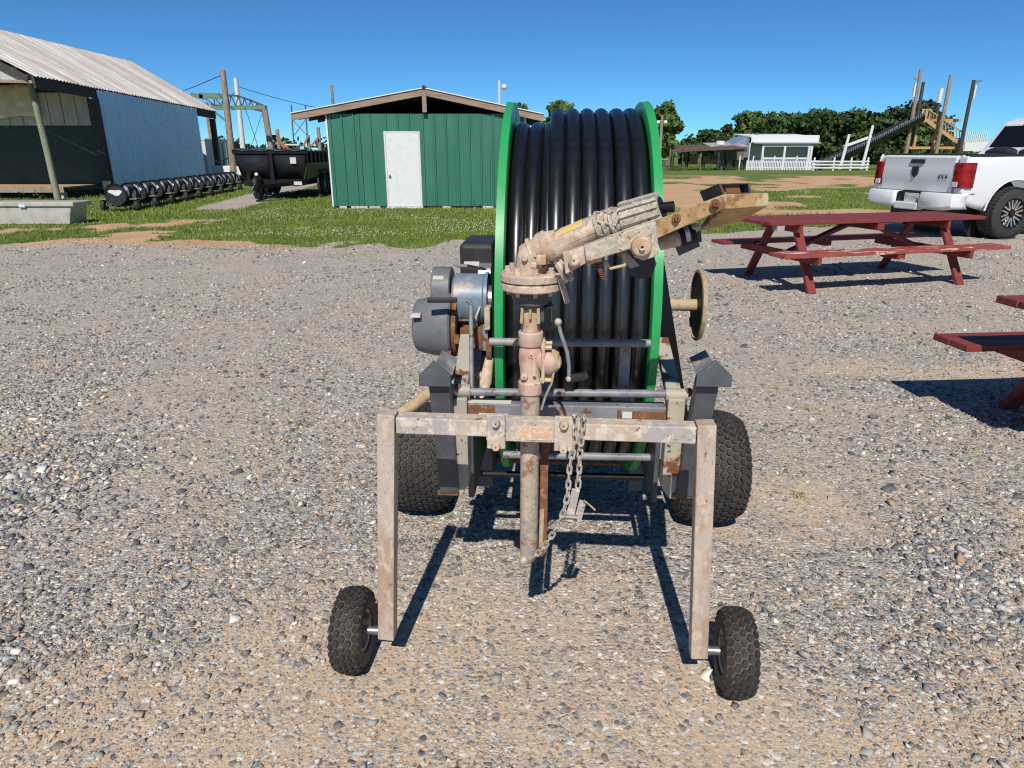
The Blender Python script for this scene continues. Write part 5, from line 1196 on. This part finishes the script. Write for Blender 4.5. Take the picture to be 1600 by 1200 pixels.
# ------------------------------------------------------------------ sprinkler cart with its gun
CO, CA = (.09, 1.66), 5.0
def cl(px, py, yl): return loc(px, py, yl, CO, CA)
def sprinkler_cart():
    s = empty('sprinkler_cart', (CO[0], CO[1], 0), R(-CA)); tag(s, 'dusty two-wheeled sprinkler cart carrying a big irrigation gun on a riser', 'sprinkler cart')
    MB().box((-.398,-.024,.786),(.385,.024,.832)).build('cross_bar', M_cart, s, bevel=.003)
    for sg, (tx, bx_) in ((-1,(-.424,-.468)),(1,(.410,.454))):
        lg = MB().bar((bx_,0,.112),(tx,0,.838),.048,.048,up=(0,1,0)).build('leg', M_cartleg, s, bevel=.003)
        MB().box((tx-sg*.018-.004,-.006,.80),(tx-sg*.018+.004,.006,.815)).build('pin_hole', M_blackm, lg)
        xw = bx_ + sg*.105
        MB().tube([(bx_+sg*.015,0,.127),(xw,0,.127)], .013, 12).build('axle_stub', M_steel, lg, True)
        lug_tyre(s, 'tyre', (xw,.0,.127), .127, .088, 28, 5, .006, M_rubberd, M_rubber, .060, M_graytan, .14, toe=(.03 if sg<0 else -.03))
    # centre plate with clamps and the faded warning label
    MB().box((-.155,-.034,.780),(.075,-.0255,.842)).build('centre_plate', M_cart, s, bevel=.002)
    for x in (-.128, .047):
        c = MB().box((x-.024,-.046,.762 if x<0 else .762),(x+.024,-.0345,.858)).build('clamp_plate', M_cart, s, bevel=.003)
        for z in (.772,.838): MB().lathe([(-.014,.002),(-.014,.010),(-.004,.0125),(0,.0125)], 8, T(x,-.046,z) @ RZ(math.pi/2)).build('bolt', M_gun, c, True)
    lb = MB().box((-.075,-.0362,.787),(.018,-.0345,.826)).build('warning_label', M_label, s)
    MB().add([(-.068,-.0368,.792),(-.042,-.0368,.792),(-.055,-.0368,.815)],[(0,1,2)]).build('warning_triangle', mat('label_yellow',(.60,.42,.16),.7,layers=[((.52,.40,.3),80,.45,.6)]), lb)
    text_part('WARNING', .011, T(-.012,-.0372,.819) @ RX(math.pi/2), M_pink, lb, 'lettering', ext=.0002)
    for k in range(3): MB().box((-.037,-.0368,.793+k*.006),(.013-.006*(k==0),-.0364,.796+k*.006)).build('print_line', M_pink, lb)
    # riser
    X, Yr = -.046, .052
    A = lambda z: T(X, Yr, z) @ AXZ
    def col(prof, nm, m, n=28, par=None): return MB().lathe([(z, r_) for z, r_ in prof], n, T(X, Yr, 0) @ AXZ).build(nm, m, par or s, True)
    col([(.362,.004),(.364,.014),(.374,.022),(.39,.0258),(.82,.0258),(.885,.0258)], 'riser_pipe', M_pipe)
    MB().bar((X+.040,Yr+.035,.36),(X+.040,Yr+.035,.78),.022,.008,up=(0,1,0)).build('skid_strap', M_rusty, s)
    MB().bar((X+.034,Yr+.02,.40),(X+.036,Yr+.03,.52),.012,.01,up=(0,1,0)).build('locking_bar', M_straw, s)
    MB().ball((X-.012,Yr-.03,.385), .014).build('pin', M_chain, s, True)
    va = col([(.885,.004),(.885,.028),(.888,.0315),(.918,.0325),(.921,.029),(.935,.0265),(.955,.028),(.985,.0315),(1.005,.030),(1.017,.027),(1.019,.031),(1.022,.0325),(1.054,.0325),(1.057,.0295),(1.058,.004)], 'valve_body', M_pink)
    MB().lathe([(-.03,.022),(-.004,.030),(.0,.0345),(.018,.0345),(.026,.030),(.036,.020),(.042,.008),(.043,.002)], 24, T(X+.040,Yr-.004,.978) @ RZ(R(-8)) @ RY(R(12))).build('bonnet', M_pink, va, True)
    MB().box((X+.030,Yr-.038,.925),(X+.0395,Yr+.030,1.034)).build('bonnet_flange', M_pink, va, bevel=.004)
    for dz in (-.042,.046):
        for dy in (-.024,.02): MB().tube([(X+.028,Yr-.004+dy,.975+dz),(X+.056,Yr-.004+dy,.975+dz)], .006, 8).build('bonnet_bolt', M_brass, va, True)
    
    for q_ in ((-.014,.940),(.004,1.0)): MB().lathe([(-.008,.002),(-.008,.006),(-.006,.009),(.004,.010)], 12, T(X+q_[0],Yr-.027,q_[1]) @ RZ(math.pi/2)).build('casting_boss', M_pink, va, True)
    MB().bar((X+.012,Yr-.034,.945),(X+.012,Yr-.034,1.0),.008,.006,up=(0,1,0)).build('casting_rib', M_pink, va)
    col([(1.058,.0255),(1.12,.0255)], 'nipple', M_gun)
    for dx in (-.020,.020): MB().tube([(X+dx,Yr-.030,1.125),(X+dx*1.1,Yr-.034,1.085)], .0042, 8).build('hanging_rod', M_straw, s, True)
    MB().tube([(X,Yr-.036,1.122),(X,Yr-.036,1.098)], .0035, 8).build('hanging_rod', M_straw, s, True)
    # pressure fitting, thin hose, crank
    fx = cl(867,562,.03); f = MB().tube([fx+Vector((0,0,-.022)), fx+Vector((0,0,.020))], [.010,.011], 8).tube([fx+Vector((-.022,0,0)),fx],.007,8).build('drain_fitting', M_brass, s, True)
    MB().box(tuple(fx+Vector((.008,-.004,-.020))), tuple(fx+Vector((.013,.004,.002)))).build('fitting_tab', M_brass, f)
    MB().tube([fx+Vector((0,0,-.02)), cl(862,598,.03), cl(852,620,.05), cl(846,640,.06)], .0035, 8).build('thin_hose', M_chain, s, True)
    k = [cl(872,503,.03), cl(876,520,.03), cl(886,550,.03), cl(889,570,.03), cl(889,592,.03)]
    cr = MB().tube(k, .0050, 8).build('crank_arm', M_gray, s, True)
    MB().ball(k[0],.010).ball(k[-1],.009).build('crank_joint', M_chain, cr, True); MB().tube([k[-1], k[-1]+Vector((.045,.03,.0))], .011, 10).build('crank_grip', M_blackm, cr, True)
    p = cl(857,492,.06); MB().box((p.x-.010,p.y-.03,p.z-.035),(p.x+.008,p.y+.03,p.z+.028)).build('ratchet_housing', M_black, s, bevel=.002)
    MB().box((X+.024,Yr-.016,1.085),(X+.055,Yr+.02,1.125)).build('ratchet_bracket', M_dkgray, s)
    MB().tube([cl(850,468,.05),cl(862,468,.05),cl(864,475,.05)], .003, 6).build('wire_clip', M_steel, s, True)
    # swivel
    sw = col([(1.118,.004),(1.118,.032),(1.128,.040),(1.132,.046),(1.140,.046),(1.143,.050),(1.150,.050),(1.153,.053),(1.165,.053)], 'swivel_bearing', M_dkgray, 32)
    col([(1.166,.004),(1.166,.072),(1.170,.078),(1.184,.078),(1.187,.074)], 'lower_flange', M_gun, 40, sw); col([(1.189,.004),(1.189,.076),(1.192,.0795),(1.206,.0795),(1.211,.075),(1.214,.03),(1.214,.004)], 'upper_flange', M_gun, 40, sw)
    for kk in range(8):
        a = 2*math.pi*(kk+.3)/8; MB().lathe([(0,.010),(.006,.010),(.007,.007),(.016,.007),(.016,.001)], 8, T(X+.060*math.cos(a),Yr+.060*math.sin(a),1.211) @ AXZ).build('flange_bolt', M_gun, sw, True)
        MB().tube([(X+.058*math.cos(a),Yr+.058*math.sin(a),1.166),(X+.058*math.cos(a),Yr+.058*math.sin(a),1.155)], .006, 6).build('flange_nut', M_gun, sw, True)
    # gun: elbow and barrel
    E0, E1, E2 = Vector((X+.004,Yr,1.20)), cl(829,402,.045), cl(852,387,.03); B0 = cl(868,384,.02); B1 = cl(936,354,-.015); B2 = cl(968,346,-.03); B3 = cl(1040,322,-.065)
    g = MB().tube([E0, E0.lerp(E1,.6), E1+Vector((.002,0,.004)), E2], [.046,.040,.038,.037], 20).build('gun_elbow', M_gun, s, True)
    MB().bar(E0+Vector((.0,-.03,.0)), E1+Vector((.03,-.034,-.002)), .016, .014).bar(E0+Vector((-.01,-.02,.01)), E1+Vector((0,-.025,.0)), .012, .012).build('elbow_rib', M_gun, g, bevel=.003)
    MB().box(tuple(E2+Vector((-.020,-.046,-.036))), tuple(E2+Vector((.004,-.012,-.012)))).ball(E1+Vector((.012,-.03,-.014)),.013,8,5).build('elbow_lug', M_gun, g, bevel=.003)
    for q_ in ((-.012,-.036,.004),(.016,-.038,.014),(.034,-.034,.030)): MB().lathe([(-.010,.001),(-.010,.007),(0,.009)], 7, T(*(E1+Vector(q_))) @ RZ(math.pi/2)).build('elbow_bolt', M_gun, g)
    MB().tube([E1+Vector((.004,.0,.006)), E1+Vector((.012,0,.010))], .0425, 22).build('elbow_collar', M_gun, g, True)
    d = (B3 - B0).normalized()
    br = MB().tube([E2-d*.01, E2+d*.006, E2+d*.007, B0+d*.012, B0+d*.013, B1, B1+d*.002, B2], [.040,.042,.037,.037,.033,.031,.029,.029], 24).build('gun_barrel', M_gun, g, True)
    side = d.cross(Vector((0,0,1))).normalized(); upv = side.cross(d).normalized()
    MB().bar(B0+d*.012+side*.030-upv*.006, B1+side*.029-upv*.006, .004, .006).build('barrel_seam', M_gun, br)
    # yellow residue on top of the barrel
    q = [B0.lerp(B1,.22), B0.lerp(B1,.75)]; vs = []
    for t in np.linspace(0,1,8):
        c = q[0].lerp(q[1], t); r_ = .0338 - .0014*t
        for a in np.linspace(R(-15),R(60),7): vs.append(c + (side*math.sin(a) + upv*math.cos(a))*r_)
    MB().add(vs,[(i*7+j,i*7+j+1,(i+1)*7+j+1,(i+1)*7+j) for i in range(7) for j in range(6)]).build('faded_sticker', M_yellow, br, True)
    for t, r_ in ((.08,.036),(.42,.035),(.80,.037)): c = B1.lerp(B2, t); MB().tube([c-d*.004,c+d*.004], r_, 24).build('clamp_ring', M_arm, br, True)
    for kk in range(6): a = kk*1.05; o_ = (side*math.sin(a)+upv*math.cos(a))*.034; MB().tube([B1+o_, B2+(side*math.sin(a+.7)+upv*math.cos(a+.7))*.034], .003, 6).build('spring_wire', M_arm, br, True)
    N0 = B2 + d*.008; N1 = cl(1033,325,-.062)
    nz = MB().tube([B2-d*.004, N0, N0+d*.004, N1, N1+d*.001], [.030,.030,.036,.032,.026], 24).build('nozzle_body', M_arm, br, True)
    for kk in range(14):
        a = kk*2*math.pi/14; u = side*math.sin(a)+upv*math.cos(a); MB().bar(N0+d*.004+u*.037, N1+u*.033, .007, .009, up=tuple(u)).build('nozzle_rib', M_arm, nz)
    MB().tube([N1, N1+d*.004], .025, 20).tube([N1, N1+d*.028+upv*-.006], .012, 14).build('nozzle_tip', M_black, nz, True)
    # drive arm on the near side of the barrel
    ya = -.085
    def pp(l, y): return [(v.x, v.z) for v in (cl(a, b, y) for a, b in l)]
    MB().prism(pp([(879,394),(912,384),(915,410),(884,427)], ya), ya-.016, ya+.02).build('arm_base_plate', M_gun, g, bevel=.002)
    e = cl(897,404,ya); MB().lathe([(-.020,.002),(-.020,.009),(-.016,.014),(0,.014)], 14, T(e.x,e.y-.014,e.z) @ RZ(math.pi/2)).build('arm_bolt', M_gun, g, True)
    arm = MB().prism(pp([(912,384),(1005,350),(1024,345),(1029,394),(1020,401),(1004,406),(990,400),(984,388),(916,409)], ya), ya-.014, ya+.024).build('drive_arm', M_arm, g, bevel=.003)
    # outer half bends towards the viewer
    a0, a1, a2, a3 = cl(1022,345,ya), cl(1132,303,-.15), cl(1130,327,-.15), cl(1024,374,ya)
    dpt = Vector((.012,.034,0))
    MB().add([a0,a1,a2,a3,a0+dpt,a1+dpt,a2+dpt,a3+dpt],[(0,1,2,3),(7,6,5,4),(0,4,5,1),(1,5,6,2),(2,6,7,3),(3,7,4,0)]).build('arm_extension', M_armrust, arm, bevel=.002)
    b0, b1, b2, b3 = a1, cl(1201,301,-.165), cl(1201,322,-.165), a2
    k0, k1 = cl(1093,361,-.03), cl(1090,330,-.03)
    k0 = cl(1093,361,.05); k2_ = cl(1156,347,.05); k1 = k0 + Vector((0,0,.012)); k3_ = k2_ + Vector((0,0,.012))
    MB().add([b0,b1,b2,b3,k1,k0,k3_,k2_],[(0,1,2,3),(3,2,7,5),(0,3,5,4),(0,4,6,1),(1,6,7,2),(4,5,7,6)]).build('arm_head', M_armrust, arm, bevel=.002)
    for px, py, y in ((1117,318,-.145),(1057,341,-.105)):
        e = cl(px,py,y); MB().lathe([(-.012,.002),(-.012,.0055),(-.004,.0065),(-.004,.010),(0,.010)], 10, T(e.x,e.y-.002,e.z) @ RZ(math.pi/2)).build('arm_bolt', M_rusty, arm, True)
    # black square tube vane on top
    t0, t1, t2, t3 = cl(1123,287,-.13), cl(1172,286,-.13), cl(1174,302,-.13), cl(1130,303,-.13)
    bd = cl(1092,308,-.03) - t0 + Vector((0,0,.012)); w_ = [t0,t1,t2,t3]; bk = [v+bd for v in w_]
    inn = lambda L_: [sum(L_,Vector())/4 + (v - sum(L_,Vector())/4)*.86 for v in L_]
    MB().add(w_+bk+inn(w_)+inn(bk), [(0,1,5,4),(1,2,6,5),(2,3,7,6),(3,0,4,7),(9,8,12,13),(10,9,13,14),(11,10,14,15),(8,11,15,12)]+[(i,8+i,8+(i+1)%4,(i+1)%4) for i in range(4)]+[(4+i,4+(i+1)%4,12+(i+1)%4,12+i) for i in range(4)]).build('vane_box', M_dkgray, arm)
    vm = [v.lerp(v+bd,.08) for v in w_]; MB().add([vm[0].lerp(vm[1],.25),vm[0].lerp(vm[1],.70),vm[3].lerp(vm[2],.70),vm[3].lerp(vm[2],.2)],[(0,1,2,3)]).build('vane_plate', M_rusty, arm).modifiers.new('th','SOLIDIFY').thickness = .004
    # pivot boss
    e = cl(1001,383,ya); MB().lathe([(-.016,.002),(-.016,.003),(-.026,.0035),(-.026,.007),(-.017,.008),(-.017,.0175),(-.014,.0215),(-.002,.0235),(0,.0235)], 28, T(e.x,e.y-.013,e.z) @ RZ(math.pi/2)).build('pivot_boss', M_gun, arm, True)
    # spring gear, bracket and flaps under the arm
    MB().bar(cl(915,408,-.06), cl(940,402,-.06), .022, .016).build('spring_block', M_brass, arm, bevel=.002)
    sp = []; c0, c1 = cl(931,408,-.065), cl(945,438,-.065)
    for kk in range(60): t = kk/59; a = kk*.9; sp.append(c0.lerp(c1,t)+Vector((.006*math.cos(a),.006*math.sin(a),0)))
    MB().tube(sp, .0016, 5).build('return_spring', M_rusty, arm, True)
    MB().tube([cl(945,408,-.06),cl(954,419,-.06),cl(976,414,-.06),cl(975,396,-.06)], .005, 8).build('spring_bracket', M_brass, arm, True)
    MB().add([cl(960,393,-.05),cl(973,390,-.05),cl(1000,415,-.03),cl(985,420,-.03)],[(0,1,2,3)]).build('stop_plate', M_gray, arm).modifiers.new('th','SOLIDIFY').thickness = .01
    MB().add([cl(980,412,-.03),cl(1020,398,-.03),cl(1026,412,-.03),cl(1018,432,-.03),cl(1000,436,-.03),cl(984,430,-.03)],[(0,1,2,3,4,5)]).build('rubber_flap', M_blackm, arm).modifiers.new('th','SOLIDIFY').thickness = .012
    MB().tube([cl(1030,380,-.03),cl(1060,372,-.04),cl(1064,371,-.04)],[.017,.019,.017],16).build('inner_bushing', M_gun, arm, True); MB().tube([cl(1062,371,-.04),cl(1086,364,-.04)],.022,18).build('bushing_sleeve', M_black, arm, True); MB().tube([cl(1069,365,-.045),cl(1076,363,-.045)],.023,18).build('bushing_clip', M_steel, arm, True)
    MB().bar(cl(1088,350,-.02), cl(1090,378,-.02), .016, .02).bar(cl(1091,378,-.02), cl(1058,393,-.02), .012, .02).build('arm_stop', M_dkgray, arm); e = cl(1086,356,-.05); MB().ball(e,.011,8,5).build('stop_bolt', M_brass, arm)
    MB().bar(cl(870,412,-.02), cl(886,440,-.05), .006, .012).bar(cl(874,408,-.02), cl(894,437,-.05), .006, .012).build('reaction_fork', M_gun, g)
    MB().bar(cl(874,430,.0), cl(887,474,.0), .014, .005,up=(0,1,0)).build('reaction_lever', M_pipe, g)
    # chain: from the clamp down, round the latch plate and across to the riser foot
    link = MB(); pts = []; n = 20
    for i in range(n):
        a = 2*math.pi*i/n; pts.append(Vector((.0062*math.cos(a), 0, .0062*math.sin(a) + (.0075 if math.sin(a) > 0 else -.0075))))
    vs = []; K = 7
    for i in range(n):
        t = (pts[(i+1)%n]-pts[i-1]).normalized(); x = Vector((0,1,0)); y = t.cross(x)
        for k_ in range(K): a = 2*math.pi*k_/K; vs.append(pts[i] + (x*math.cos(a)+y*math.sin(a))*.0030)
    link.add(vs, [(i*K+k_, ((i+1)%n)*K+k_, ((i+1)%n)*K+(k_+1)%K, i*K+(k_+1)%K) for i in range(n) for k_ in range(K)])
    lk = link.build('chain_link', M_chain, s, True); first = [True]
    def chain(P_):
        P_ = [Vector(p) for p in P_]; seg = [(P_[i+1]-P_[i]).length for i in range(len(P_)-1)]; L_ = sum(seg); n_ = max(2, int(L_/.0215)); j = 0
        for i in range(n_):
            dd = (i+.5)/n_*L_; q_ = 0
            while q_ < len(seg)-1 and dd > seg[q_]: dd -= seg[q_]; q_ += 1
            p = P_[q_].lerp(P_[q_+1], dd/seg[q_]); t = (P_[q_+1]-P_[q_]).normalized()
            x = t.cross(Vector((0,1,0.15))).normalized(); y = t.cross(x)
            Mx = Matrix((x,y,t)).transposed().to_4x4(); Mx = Matrix.Translation(p) @ Mx @ RZ((math.pi/2 if i % 2 else 0) + R(25) + random.uniform(-.25,.25))
            o = lk if first[0] else lk.copy()
            if not first[0]: SC.collection.objects.link(o); o.parent = s
            first[0] = False; o.matrix_local = Mx
    chain([cl(899,650,.03), cl(897,650,-.045), cl(898,690,-.045), cl(890,730,-.045), cl(887,775,-.045), cl(880,802,-.045), cl(868,828,-.03), cl(850,855,-.01), cl(832,872,.015)])
    chain([cl(910,650,.03), cl(912,654,-.045), cl(908,690,-.04), cl(907,692,-.03), cl(905,735,-.03), cl(903,762,-.03)])
    a = cl(900,764,-.035); b = cl(889,815,-.035); la = MB().bar(a, b, .022, .006, up=(0,1,0)).build('latch_plate', M_cart, s, bevel=.002)
    MB().bar(cl(911,782,-.02), cl(902,815,-.02), .020, .006, up=(0,1,0)).build('latch_plate_back', M_cart, la, bevel=.002); MB().tube([cl(874,806,-.04),cl(902,808,-.04)],.006,8).build('shackle_pin', M_steel, la, True)
    MB().tube([cl(912,782,-.03),cl(920,788,-.03),cl(930,797,-.03)],.0025,6).build('cotter', M_straw, la, True)
sprinkler_cart()
